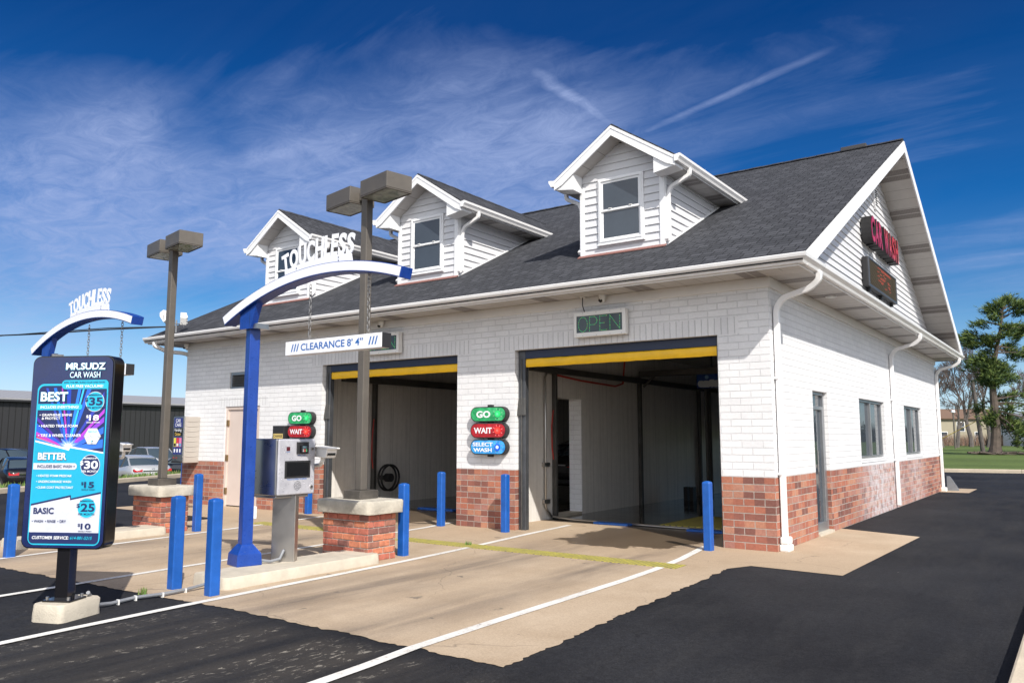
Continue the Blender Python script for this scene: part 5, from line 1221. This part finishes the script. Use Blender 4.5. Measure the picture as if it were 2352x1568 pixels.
# gable lettering and message board
t=thing('wall_lettering','red channel letters reading car wash on the gable','sign letters',(0,0,0))
RP=mat('letter_red',(.58,.012,.02),.22,coat=.4,vary=.08,vscale=4); RE=mat('letter_edge',(.20,.005,.012),.3)
x=0; yy0,yy1=6.10,9.05; word='CAR WASH'; ws=[1.05,1.0,1.0,.42,1.35,1.0,.95,1.0]; tot=sum(ws); yy=yy0
for ch,wt in zip(word,ws):
    w=(yy1-yy0)*wt/tot
    if ch!=' ':
        z0=5.60; hh=.58
        T=fit(text2d(ch,offset=.05,extrude=.1),yy+.01,yy+w-.02,z0,z0+hh)
        L_=MB(); L_.add([(.05 if v[2]<0 else .245,v[0],v[1]) for v in T[0]],T[1],M_BLKM); lo=L_.build('letter',t)
        T2=fit(text2d(ch,offset=.05),yy+.01,yy+w-.02,z0,z0+hh); F=MB(); F.add([(.248,v[0],v[1]) for v in T2[0]],T2[1],RE)
        T3=fit(text2d(ch,offset=.025),yy+.025,yy+w-.035,z0+.02,z0+hh-.02); F.add([(.252,v[0],v[1]) for v in T3[0]],T3[1],RP); F.build('letter_face',lo)
    yy+=w
rw=MB(); rw.b2((.03,yy0+.05,5.70),(.05,yy1-.05,5.76),M_BLKM); rw.build('raceway',t)
t=thing('message_board','dark led message board under the car wash letters','message board',(.02,0,0))
b=MB(); b.b2((.02,6.05,4.66),(.13,9.02,5.28),M_BLKM); bo=b.build('case',t,bevel=.012)
fr=MB()
for lo,hi in (((.13,6.05,4.66),(.155,9.02,4.71)),((.13,6.05,5.24),(.155,9.02,5.28)),((.13,6.05,4.71),(.155,6.12,5.24)),((.13,8.95,4.71),(.155,9.02,5.24))): fr.b2(lo,hi,M_TRACK)
fr.build('frame',t,bevel=.004,seg=1)
sl=MB()
for k in range(17): z=4.72+k*.0306; sl.b2((.131,6.13,z),(.148,8.94,z+.012),mat('louvre_ochre',(.10,.078,.045),.6))
so_=sl.build('louvres',t)
lm=MB(); LR=mat('led_red',(.5,.03,.01),.3,emit=(1.0,.07,.02),estr=.3)
rn=random.Random(9)
for k,segs in ((15,[(7.0,8.3)]),(14,[(7.35,8.4)]),(12,[(6.95,7.1),(7.55,7.65)]),(11,[(7.2,7.4),(7.65,7.8)]),(9,[(6.95,7.12),(7.3,7.75),(8.0,8.2)]),(8,[(7.2,7.65),(8.05,8.3)]),(6,[(7.0,7.15),(7.2,7.5),(8.05,8.2)]),(5,[(7.3,7.45),(8.1,8.3)]),(3,[(7.7,7.85),(8.2,8.3)])):
    z=4.734+k*.0306
    for a,b_ in segs:
        q=a
        while q<b_: lm.b2((.14,q,z+.004),(.1485,q+.03,z+.011),LR); q+=.072
lm.build('lit_rows',so_)
br=MB()
for y in (6.3,7.5,8.7): br.b2((.03,y,4.58),(.10,y+.10,4.66),M_BLKM)
br.build('bracket',t,bevel=.005,seg=1)
# flood lights and service mast at the left roof corner, power line
t=thing('flood_lights','pair of white flood lights on a mast above the left roof corner','flood lights',(-14.05,-.55,3.95))
m=MB(); m.tube([(0,0,0),(0,0,.42)],.02,M_PIPE); m.tube([(-.42,-.05,.40),(-.2,0,.36),(0,0,.33),(.3,0,.30)],.016,M_PIPE); m.build('mast',t,smooth=True)
for x,z,tl,rz in ((-.44,.55,-32,20),(.32,.42,24,-30)):
    h=MB(); h.X=Matrix.Translation((x,-.02,z))@Matrix.Rotation(R(rz),4,'Z')@Matrix.Rotation(R(tl),4,'Y'); h.prism([(-.09,-.07,-.13),(.09,-.07,-.13),(.11,-.07,.06),(.06,-.07,.14),(-.06,-.07,.14),(-.11,-.07,.06)],(0,.14,0),M_WPL)
    for k in range(3): h.b2((-.10,.07,-.09+k*.07),(.10,.095,-.07+k*.07),M_WPL)
    ho=h.build('flood_lamp',t,bevel=.012,recalc=True); y=MB(); y.tube([(x,0,z-.20),(x+.03,-.08,z-.10),(x+.03,-.09,z+.02)],.010,M_PIPE,6); y.build('yoke',t)
c=MB(); P=[]
for k in range(25):
    u=k/24; P.append((-14.1-u*45,-.55-u*16,4.22+u*3.0-3.6*u*(1-u)+.02*math.sin(k*1.9)))
c.tube(P,.018,M_BLKM,6); c.tube([(p[0],p[1]+.05*math.sin(i*2.1),p[2]+.045*math.sin(i*1.3)) for i,p in enumerate(P)],.012,M_BLKM,5)
tag(c.build('power_line',smooth=True),'twisted black power line running from the roof corner to the left','power line')
# inside the right bay: dryer sign, hose reel
t=thing('dryer_sign','blue wash machine banner with white clouds hanging inside the right bay','hanging banner',(0,6.0,0))
b=MB(); b.b2((-3.62,.0,2.68),(-1.2,.30,3.07),mat('banner_blue',(.008,.05,.24),.25,vary=.4,vscale=1.6)); bo=b.build('banner',t,bevel=.03)
cw=MB()
for x,z,r_ in ((-3.5,2.78,.08),(-3.38,2.76,.10),(-3.24,2.79,.09),(-3.1,2.76,.11),(-2.95,2.78,.1),(-2.75,2.76,.12)):
    cw.poly([(x+r_*math.cos(2*math.pi*k/18),-.004-x*.0004,z+min(.9*r_,r_*math.sin(2*math.pi*k/18)) if z+r_*math.sin(2*math.pi*k/18)>2.70 else 2.70) for k in range(18)],mat('banner_cloud',(.50,.55,.62),.4))
for x,z,r_ in ((-3.36,2.93,.045),(-3.47,3.0,.015)): cw.cyl((x,-.006,z),r_,.004,mat('banner_bubble',(.16,.32,.50),.3),'Y',18)
cw.mesh(fit(text2d('MR.SUDZ',offset=.05),-3.10,-1.7,2.80,3.02),M_INKW,plane_xf((0,-.008,0),(1,0,0),(0,0,1))); cw.build('lettering',bo)
for x in (-3.3,-1.5): hg=MB(); hg.tube([(x,.15,3.05),(x,.15,3.5)],.02,M_STEEL); hg.build('hanger',t)
t=thing('hose_reel','black hose reel fixed low on the wall inside the left bay','hose reel',(-10.02,2.65,.62))
h=MB()
for dx in (-.05,.05): h.tube([(dx,.30*math.cos(2*math.pi*k/24),.30*math.sin(2*math.pi*k/24)) for k in range(25)],.025,M_BLKM,6)
h.cyl((0,0,0),.10,.16,M_BLKM,'X'); h.build('reel',t,smooth=True,angle=50)
h=MB(); h.b2((-.27,-.04,-.05),(-.05,.04,.05),M_STEEL); h.build('bracket',t)
for x,y,l in ((-9.55,-.02,'small grey flood fixture on the ground at the left bay entrance'),):
    b=MB(); b.box((0,0,.09),(.13,.09,.10),M_PIPE,rot=.5,tilt=('X',R(-25))); b.b2((-.02,-.03,0),(.02,.03,.05),M_BLKM); tag(b.build('ground_light',loc=(x+.35,y+.3,.005),bevel=.008),l,'ground light')
t=thing('splash_guard','grey rubber wheel guard leaning at the far corner of the side wall','wheel guard',(.10,15.75,.005)); b=MB(); b.prism([(0,0,0),(.30,0,0),(.30,0,.05),(.16,0,.30),(.08,0,.42),(0,0,.42)],(0,.05,0),M_PIPE); b.build('guard_plate',t,recalc=True)

# ================================================================== LEFT BACKGROUND
t=thing('metal_warehouse','long black ribbed metal warehouse with grey roof behind the parked cars','warehouse',(0,0,0))
M_RIB=lines('black_ribbed_metal',(.022,.022,.024),(.008,.008,.008),.42,0,.14,rough=.6,bump=.8)
M_MROOF=lines('grey_metal_roof',(.30,.30,.31),(.17,.17,.18),.75,1,.08,rough=.5,bump=.5)
b=MB(); b.b2((-75,-30,-.9),(-58,60,4.2),M_RIB); b.build('wall',t)
b=MB(); b.prism([(-57.7,-30.3,4.18),(-57.7,-30.3,4.30),(-66.5,-30.3,5.30),(-75.3,-30.3,4.30),(-75.3,-30.3,4.18)],(0,90.6,0),M_MROOF); b.build('roof',t,recalc=True)
b=MB(); b.b2((-58,-30.3,4.05),(-57.66,60.3,4.19),M_BLKM); b.build('eave_trim',t)
M_TIRE=mat('tyre_rubber',(.016,.016,.017),.85); M_RIM=mat('wheel_rim',(.35,.35,.36),.35,metal=.8); M_CARG=mat('car_glass',(.05,.07,.085),.05,spec=.7); M_TAIL=mat('tail_lamp',(.38,.008,.012),.15,spec=.6); M_HEAD=mat('head_lamp',(.6,.62,.64),.1,spec=.7); M_CHR=mat('car_chrome',(.6,.6,.62),.12,metal=1)
def make_car(name,label,cat,loc,rz,paint,kind='sedan',group='cars parked on the lot'):
    # x = length (front at +x), z up; stations give height of hood / belt / roof lines
    t=thing(name,label,cat,loc,rz,group); col=mat('paint_'+cat.split()[0]+'_'+str(len(MATS)),paint,.25,metal=.35,coat=.6,spec=.5)
    if kind=='sedan': Ln,W,belt=4.85,.915,.93; prof=[(-2.42,.52,.80,.70),(-2.36,.34,.96,.80),(-2.1,.26,1.05,.88),(-1.6,.24,1.04,.915),(-.8,.22,.95,.915),(.3,.22,.93,.915),(1.1,.23,.92,.905),(1.8,.25,.82,.87),(2.2,.28,.72,.78),(2.42,.40,.60,.62)]; gh=[(-1.72,1.03,.74),(-1.15,1.36,.62),(-.75,1.455,.575),(-.1,1.475,.57),(.35,1.42,.58),(1.12,.93,.76)]
    elif kind=='suv': Ln,W=4.7,.94; prof=[(-2.32,.50,1.05,.78),(-2.28,.34,1.14,.86),(-2.0,.28,1.15,.92),(-1.0,.27,1.11,.94),(.3,.27,1.08,.94),(1.0,.28,1.06,.93),(1.7,.30,.98,.90),(2.15,.34,.85,.80),(2.33,.45,.70,.66)]; gh=[(-2.25,1.13,.78),(-1.95,1.58,.68),(-1.3,1.70,.64),(-.2,1.70,.635),(.25,1.64,.64),(1.05,1.07,.80)]
    else: Ln,W=5.7,.98; prof=[(-2.85,.60,1.10,.92),(-2.8,.5,1.14,.95),(-1.0,.45,1.15,.97),(-.4,.42,1.15,.98),(1.0,.42,1.15,.98),(1.6,.44,1.12,.97),(2.6,.50,1.05,.90),(2.85,.62,.85,.75)]; gh=[(-.75,1.14,.86),(-.55,1.78,.72),(-.2,1.84,.68),(.5,1.83,.68),(.75,1.76,.69),(1.5,1.13,.84)]
    b=MB(); rings=[]
    for x,zb,zt,w in prof:
        zm=zb+(zt-zb)*.55
        rings.append([Vector((x,y,z)) for y,z in ((-w*.82,zb),(-w*.96,zb+.08),(-w,zm),(-w*.97,zt-.06),(-w*.86,zt),(0,zt+.015),(w*.86,zt),(w*.97,zt-.06),(w,zm),(w*.96,zb+.08),(w*.82,zb))])
    b.rsec(rings,col); body=b.build('body',t,recalc=True,smooth=True,angle=60)
    g=MB(); top=MB(); base=lambda x:(1.0 if kind=='sedan' else 1.1)
    R1=[];
    for i,(x,z,w) in enumerate(gh):
        zb=min(z-.01,.90 if kind=='sedan' else 1.04); wb=.86*prof[4][3] if 0<i<len(gh)-1 else w
        R1.append([Vector((x,y,zz)) for y,zz in ((-wb,zb),(-w,z-.045),(-w*.9,z-.008),(0,z),(w*.9,z-.008),(w,z-.045),(wb,zb))])
    g.rsec(R1,M_CARG); g.build('glasshouse',t,recalc=True,smooth=True,angle=40)
    Rt=[[p+Vector((0,0,.012)) for p in r[1:6]]+[p+Vector((0,0,-.02)) for p in (r[5],r[3],r[1])] for r in R1[1:-1]]
    top.rsec(Rt,col); top.build('roof',t,recalc=True,smooth=True,angle=40)
    for s in (-1,1):
        pl=MB()
        for i in range(len(R1)-1):
            a,b_=R1[i],R1[i+1]; k=1 if s<0 else 5; e=0 if s<0 else 6
            if i in (0,len(R1)-2): pl=MB(); pl.tube([a[k]+Vector((0,s*.01,0)),b_[k]+Vector((0,s*.01,0))],.035,col,5); pl.build('window_pillar',t)
        im=2 if kind!='pickup' else 3
        pl=MB(); pl.tube([R1[im][0 if s<0 else 6]+Vector((0,s*.012,0)),R1[im][1 if s<0 else 5]+Vector((0,s*.012,0))],.03,M_BLKM,5); pl.build('window_pillar',t)
    wb_=1.42 if kind=='sedan' else 1.36 if kind=='suv' else 1.8; rad=.335 if kind=='sedan' else .37
    for x in (-wb_+.03,wb_+.02):
        for s in (-1,1):
            w=MB(); w.cyl((x,s*(W-.10),rad),rad,.22,M_TIRE,'Y',24); wo=w.build('wheel',t,bevel=.03)
            r_=MB(); r_.cyl((x,s*(W+.012),rad),rad*.66,.012,M_RIM,'Y',20); r_.cyl((x,s*(W+.02),rad),rad*.2,.012,M_BLKM,'Y',10); r_.build('rim',wo)
    xr=prof[0][0]; zt=prof[1][2]
    for s in (-1,1):
        l=MB(); y0,y1=sorted((s*.46,s*(prof[1][3]+.02)));  l.prism([(xr-.012,y0,zt-.19),(xr-.012,y1,zt-.19),(xr+.10,y1,zt-.06),(xr+.02,y0,zt-.07)],(.22,0,0),M_TAIL); l.build('tail_lamp',t,recalc=True,bevel=.02)
        l=MB(); xf=prof[-1][0]; y0,y1=sorted((s*.38,s*.74)); zf=prof[-2][2]; l.b2((xf-.35,y0,zf-.16),(xf-.10,y1,zf-.03),M_HEAD); l.build('headlight',t,bevel=.03)
        m=MB(); xm=gh[-1][0]-.35; m.b2((xm-.08,min(s*.93,s*1.08),.98 if kind=='sedan' else 1.12),(xm+.06,max(s*.93,s*1.08),1.10 if kind=='sedan' else 1.26),col); m.build('mirror',t,bevel=.03)
    p=MB(); zp=zt-.27; p.b2((xr-.035,-.16,zp-.08),(xr+.05,.16,zp+.08),M_BLKM); p.b2((xr-.04,-.145,zp-.065),(xr-.034,.145,zp+.065),M_INKW); po=p.build('licence_plate',t)
    if kind=='sedan': w=MB(); w.mesh(fit(text2d('AVP',offset=.02),-.11,.11,-.025,.045),M_BLKM,plane_xf((xr-.042,0,zp),(0,-1,0),(0,0,1))); w.build('lettering',po)
    ch=MB(); ch.b2((xr-.02,-.45,zt-.155),(xr+.04,.45,zt-.125),M_CHR); ch.tube([(xr+.02,.055*math.cos(2*math.pi*k/14),zt-.07+.035*math.sin(2*math.pi*k/14)) for k in range(15)],.008,M_CHR,5); ch.build('chrome_trim',t)
    bp=MB(); bp.b2((xr-.03,-.72,prof[1][1]-.02),(xr+.25,.72,prof[1][1]+.10),M_BLKM); bp.build('bumper',t,bevel=.05)
    return t
LZ=-.72
make_car('parked_sedan','silver sedan with its rear facing the kerb, right of the menu sign','silver sedan',(-32.6,8.9,LZ),R(172),(.50,.51,.52))
make_car('parked_sedan','black sedan seen from behind at the left edge of the photo','black sedan',(-33.4,4.4,LZ),R(168),(.012,.012,.014))
make_car('parked_sedan','dark blue black sedan behind the left lamp post, tail lamp by the vending machine','dark sedan',(-35.2,13.6,LZ),R(205),(.012,.016,.024))
make_car('parked_suv','black suv behind the black sedan, left of the menu sign','black suv',(-41.5,7.6,LZ),R(10),(.015,.015,.017),'suv')
make_car('parked_suv','grey crossover facing the lot behind the silver sedan','grey crossover',(-41.5,15.3,LZ),R(-8),(.36,.37,.40),'suv')
make_car('parked_pickup','red pickup truck behind the left lamp post','red pickup',(-43.0,19.5,LZ),R(-8),(.33,.015,.02),'pickup')
make_car('parked_sedan','dark red sedan just left of the menu sign, behind the black one','red sedan',(-38.0,8.6,LZ),R(172),(.14,.012,.016))
make_car('parked_sedan','black car with red tail lamp inside the left bay, seen through the partition doorway','bay car',(-8.2,9.4,.012),R(90),(.010,.010,.012),group=None)

# ================================================================== RIGHT BACKGROUND
M_BARK=mat('pine_bark',(.085,.066,.055),.95,vary=.35,vscale=3,bump=.6,bscale=12); M_BARK2=mat('grey_bark',(.10,.088,.082),.95,vary=.3,vscale=3); M_TWIG=mat('twig_brown',(.105,.082,.075),.95)
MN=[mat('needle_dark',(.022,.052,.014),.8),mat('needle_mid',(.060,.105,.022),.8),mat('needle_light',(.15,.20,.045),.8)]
def pine(loc,H,lean,clumps,label,seed,rbase=.42,name='pine_tree'):
    rn=random.Random(seed); t=thing(name,label,'pine tree',loc)
    tr=MB(); P=[];Rr=[]
    def trunk(h): k=h/H; return Vector((lean*k*k+.12*math.sin(k*9),.1*math.sin(k*7),h))
    for k in range(15): h=H*.98*k/14; P.append(trunk(h)); Rr.append(rbase*(1-.87*k/14)*(1.35 if k==0 else 1))
    tr.tube(P,Rr,M_BARK,10); tro=tr.build('trunk',t,smooth=True)
    br=MB(); cr=MB()
    more=[]
    for (h,a,ln,dz,w,th) in clumps:
        more.append((h,a,ln,dz,w*.8,th))
        for q in range(2): more.append((h+rn.uniform(-.25,.35),a+rn.gauss(0,.8),ln*rn.uniform(.45,1.05),dz+rn.gauss(.05,.35),w*rn.uniform(.35,.65),th*.9))
    for (h,a,ln,dz,w,th) in more:
        p0=trunk(h); e=p0+Vector((math.cos(a)*ln,math.sin(a)*ln,dz)); mid=(p0+e)/2+Vector((0,0,.15))
        br.tube([p0,mid,e],[.08,.05,.02],M_BARK,5)
        n=int(165*w*th)+30
        for i in range(n):
            # plates of needle tufts, sprays pointing outwards and up
            q=rn.random()**.6*(1 if rn.random()<.5 else -1); c=e+Vector((rn.gauss(0,.42)*w,rn.gauss(0,.42)*w,rn.gauss(0,.24)*th-.22*abs(rn.gauss(0,.4))))
            if rn.random()<.22: c=p0.lerp(e,rn.uniform(.45,1))+Vector((rn.gauss(0,.22),rn.gauss(0,.22),rn.gauss(.1,.15)))
            d=Vector((c.x-p0.x+rn.gauss(0,.5),c.y-p0.y+rn.gauss(0,.5),rn.uniform(.1,1.0))).normalized(); s=d.cross(Vector((rn.gauss(0,1),rn.gauss(0,1),rn.gauss(0,1)))).normalized()
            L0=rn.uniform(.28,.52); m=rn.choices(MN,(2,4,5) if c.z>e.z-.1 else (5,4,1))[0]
            for f in range(5):
                dd=(d+s*rn.uniform(-.75,.75)+Vector((rn.gauss(0,.3),rn.gauss(0,.3),rn.gauss(0,.3)))).normalized(); sd=dd.cross(d+Vector((.01,.02,.3))).normalized()*.026
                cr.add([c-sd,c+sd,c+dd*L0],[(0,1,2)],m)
    br.build('limb',t,smooth=True); cr.build('crown',t); return t
RX=Vector((math.cos(yaw),math.sin(yaw),0))
def cl_(h,side,ln,dz,w,th=1.0,j=0): return (h,yaw+(0 if side>0 else math.pi)+j,ln,dz,w,th)
pine((-2.62,65.4,.12),12.3,1.25,[cl_(11.6,-1,1.0,.35,.9,.9),cl_(11.9,1,1.2,.5,1.1,.9),cl_(11.2,1,2.2,.7,1.2,.8,.3),cl_(10.6,-1,1.9,.1,1.0,.8,.2),cl_(10.4,1,1.6,-.1,1.1,.9),cl_(10.2,1,2.9,.1,1.1,.8,-.3),cl_(9.4,-1,1.0,-.1,.9,.8),cl_(9.2,-1,2.9,.35,1.2,.8),cl_(8.9,-1,2.1,.2,.9,.7),cl_(8.9,1,2.2,-.6,1.3,.8),cl_(8.6,1,3.4,-.5,1.3,.8,.2),cl_(7.8,-1,1.6,-.4,1.5,1.2),cl_(7.6,-1,.5,-.2,1.2,1.0),cl_(7.5,1,1.1,-.4,1.1,.9,.4),cl_(6.8,-1,.7,-.6,1.3,1.0),cl_(6.7,1,1.2,-.4,1.3,1.0),cl_(6.0,1,.1,-.2,.7,.7),
 cl_(4.5,1,3.2,.3,1.3,.9),cl_(4.2,1,3.9,-.5,1.2,1.0,.2),cl_(4.1,-1,.5,-1.2,.9,.7),cl_(4.0,1,1.5,-1.5,1.2,.8),cl_(3.6,1,2.3,-1.7,1.1,.8,-.1),cl_(3.3,1,2.9,-2.0,.9,.8),cl_(3.9,1,4.6,-1.2,1.3,1.0)],'tall uneven pine tree with bent trunk on the lawn right of the building',2)
pine((.9,82.0,.12),13.0,-.2,[cl_(11,1,1.2,.2,1.2),cl_(9.5,-1,1.0,.1,1.0),cl_(8,1,1.6,-.2,1.3),cl_(6.2,1,1.6,-.3,1.6,1.4),cl_(5.2,-1,.6,-.3,1.2),cl_(4.3,1,1.3,-.3,1.7,1.3),cl_(3.0,1,1.8,-.4,1.5,1.2)],'second pine at the right edge of the photo, behind the tall one',5,.24)
def bare(loc,H,label,seed,spread=.55,r0=.26,lean=0):
    H*=1.32; r0*=1.15
    rn=random.Random(seed); t=thing('bare_tree',label,'bare tree',loc,group='leafless trees beyond the lawn'); tr=MB(); cr=MB()
    def grow(p,d,ln,r,lev):
        pts=[p]; q=p; dd=d
        for k in range(3): dd=(dd+Vector((rn.gauss(0,.13),rn.gauss(0,.13),rn.gauss(.05,.08)))).normalized(); q=q+dd*ln/3; pts.append(q)
        (tr if lev<2 else cr).tube(pts,[max(r,.022),max(r*.88,.020),max(r*.76,.018),max(r*.62,.016)],M_BARK2 if lev<3 else M_TWIG,6 if lev<2 else 4 if lev<4 else 3,caps=False)
        if lev>=7: return
        n=3 if lev in(1,2,3,4,5) else 2
        for i in range(n):
            a=rn.uniform(0,6.28); s=spread*rn.uniform(.6,1.3); ax=dd.cross(Vector((math.cos(a),math.sin(a),.2))).normalized()
            nd=(dd*math.cos(s)+ax*math.sin(s)+Vector((0,0,.12))).normalized(); grow(pts[-1] if rn.random()<.7 else pts[2],nd,ln*rn.uniform(.60,.84),r*rn.uniform(.5,.66),lev+1)
    grow(Vector((0,0,-.1)),Vector((lean,0,1)).normalized(),H*.24,r0,0)
    tr.build('trunk',t,smooth=True); cr.build('crown',t); return t
bare((-12.6,112.6,.1),12.2,'leafless tree nearest the far corner of the building',11,.42)
bare((-11.0,114.0,.1),10.5,'leaning leafless tree beside the lamp pole on the lawn',12,.55,.25,.35)
bare((-10.3,124,.1),13.5,'tall leafless tree behind the two nearest bare ones',13,.5,.3)
bare((-7.8,120,.1),13.0,'leafless tree behind the leaning wooden pole',14,.5,.26)
bare((-4.8,128,.1),13.0,'leafless tree just left of the tall pine trunk',15,.52,.26)
bare((-2.0,126,.1),11.0,'leafless tree behind the tall pine, before the white house',16,.5,.24)
bare((-15.5,126,.1),12.0,'leafless tree mostly hidden by the building corner',17,.45,.26)
o=thing('wooden_pole','leaning weathered wooden pole on the lawn left of the pine','wooden pole',(-4.05,71.8,.1)); b=MB(); b.tube([(0,0,0),(-.25,0,3.3),(-.46,0,6.6)],[.20,.17,.14],M_BARK2,10); b.build('shaft',o,smooth=True)
b=MB(); b.tube([(-.2,0,3.0),(-5.5,2,.2)],.03,mat('guy_guard_yellow',(.6,.42,.03),.5),6); b.build('guy_wire',o)
o=thing('yard_lamp','thin lamp pole with a round white lamp before the cream house','yard lamp',(-9.8,102.1,.1)); b=MB(); b.tube([(0,0,0),(0,0,4.5)],.10,M_BRONZE,8); b.build('pole',o,smooth=True); b=MB(); b.cyl((0,0,4.65),.26,.34,M_INKW,n=14,r2=.2); b.build('lamp',o,bevel=.08,seg=3)
def house(name,label,c,ang,L_,D_,H_,wallm,roofm,rise,wins):
    t=thing(name,label,'house',(c[0],c[1],.1),ang); b=MB(); b.b2((-L_/2,0,0),(L_/2,D_,H_),wallm)
    for x in (-L_/2,L_/2): b.prism([(x,0,H_),(x,D_,H_),(x,D_/2,H_+rise)],(.02 if x<0 else -.02,0,0),wallm)
    b.build('wall',t,recalc=True)
    r=MB(); r.prism([(-L_/2-.4,-.5,H_-.12),(-L_/2-.4,-.5,H_+.06),(-L_/2-.4,D_/2,H_+rise+.18),(-L_/2-.4,D_+.5,H_+.06),(-L_/2-.4,D_+.5,H_-.12),(-L_/2-.4,D_/2,H_+rise)],(L_+.8,0,0),roofm); r.build('roof',t,recalc=True)
    for x,z,w,h in wins:
        f=MB(); f.b2((x-w/2-.1,-.06,z-.1),(x+w/2+.1,.0,z+h+.1),M_TRIM); fo=f.build('window',t); g=MB(); g.b2((x-w/2,-.08,z),(x+w/2,-.061,z+h),M_GLASS); g.b2((x-w/2,-.085,z+h*.48),(x+w/2,-.08,z+h*.52),M_TRIM); g.build('pane',fo)
    return t
house('cream_house','cream two storey house behind the leafless trees',(-13.0,149.0),yaw,13,9,4.7,mat('cream_siding',(.33,.295,.22),.8,vary=.06,vscale=.6),mat('brown_roof',(.16,.10,.07),.9,vary=.2),1.6,[(-4.5,.8,1.1,1.5),(-1.5,2.5,1.2,1.5),(1.5,.8,1.1,1.5),(4.2,2.5,1.2,1.5)])
house('white_house','white single storey house with dark grey roof at the right edge',(3.3,141.8),yaw+R(6),16,9,2.7,mat('white_siding',(.62,.64,.68),.8,vary=.05,vscale=.6),mat('grey_roof',(.10,.105,.12),.9,vary=.2),2.4,[(-6,.9,.8,1.3),(-3.2,.9,.8,1.3),(-1.6,.9,.8,1.3),(1,.9,.8,1.3)])
# brush hedge and fence
rnb=random.Random(21); t=thing('brush_hedge','reddish brown leafless hedge in front of the cream house','hedge',(0,0,0)); b=MB()
A=Vector((-16.5,139,.1)); B=Vector((-8.2,144.5,.1)); MT=[M_TWIG,mat('twig_red',(.20,.12,.085),.95),mat('twig_tan',(.24,.17,.12),.95)]
for i in range(1500):
    p=A.lerp(B,rnb.random())+Vector((rnb.gauss(0,.5),rnb.gauss(0,.7),0)); h=rnb.uniform(.8,2.3); d=Vector((rnb.gauss(0,.35),rnb.gauss(0,.35),h)); s=RX*.035
    b.add([p-s,p+s,p+d],[(0,1,2)],rnb.choice(MT))
b.build('twigs',t)
t=thing('board_fence','brown wooden board fence right of the hedge','fence',(0,0,0)); b=MB()
A=Vector((-9.0,141,.1)); B=Vector((-5.2,143.8,.1)); n=26; MF=mat('fence_board',(.16,.105,.075),.9,vary=.3,vscale=1)
for i in range(n): p=A.lerp(B,i/n); b.box((p.x,p.y,p.z+.9),(.16,.03,1.8),MF,rot=yaw)
b.build('boards',t); b=MB()
for z in (.5,1.4): p=(A+B)/2; b.box((p.x,p.y+.05,z),((B-A).length,.04,.1),MF,rot=math.atan2(B.y-A.y,B.x-A.x))
b.build('rail',t)
# twigs and cut logs around the pine
t=thing('log_pile','low heap of cut branches around the foot of the tall pine','branch heap',(-2.6,65.2,.12)); b=MB(); rn=random.Random(3)
for i in range(34):
    x,y=rn.gauss(0,1.3),rn.gauss(0,.5); a=rn.uniform(0,6.28); l=rn.uniform(.3,.9); b.tube([(x-l*math.cos(a),y-l*math.sin(a),.06+rn.random()*.1),(x+l*math.cos(a),y+l*math.sin(a),.06+rn.random()*.2)],rn.uniform(.03,.09),M_BARK,5)
b.build('branches',t)
# distant tree belt closing the horizon
def belt(label,pts,h,n,seed,mats,w=.5):
    rn=random.Random(seed); b=MB()
    for i in range(n):
        k=rn.random()*(len(pts)-1); j=int(k); p=Vector(pts[j]).lerp(Vector(pts[j+1]),k-j)+Vector((rn.gauss(0,3),rn.gauss(0,3),0)); hh=h*rn.uniform(.5,1.1)*(.75+.25*math.sin(k*9)); 
        for q in range(9):
            c=p+Vector((rn.gauss(0,1.2),rn.gauss(0,1.2),hh*rn.uniform(.05,1))); d=Vector((rn.gauss(0,1),rn.gauss(0,1),rn.gauss(.4,.7))).normalized(); s=d.cross(Vector((rn.random(),rn.random(),.3))).normalized()*w*.35; b.add([c-s,c+s,c+d*w*2.2],[(0,1,2)],rn.choice(mats))
    o=b.build('far_woods'); return tag(o,label,'woods',kind='stuff')
belt('distant bare woodland along the horizon',[(-260,60,-.9),(-190,160,-.9),(-110,230,-.5),(-40,250,0),(40,240,0),(120,220,0)],7,3800,8,[mat('far_twig',(.10,.085,.08),.95),mat('far_twig_green',(.06,.075,.045),.95),mat('far_twig_grey',(.14,.125,.12),.95)],1.1)
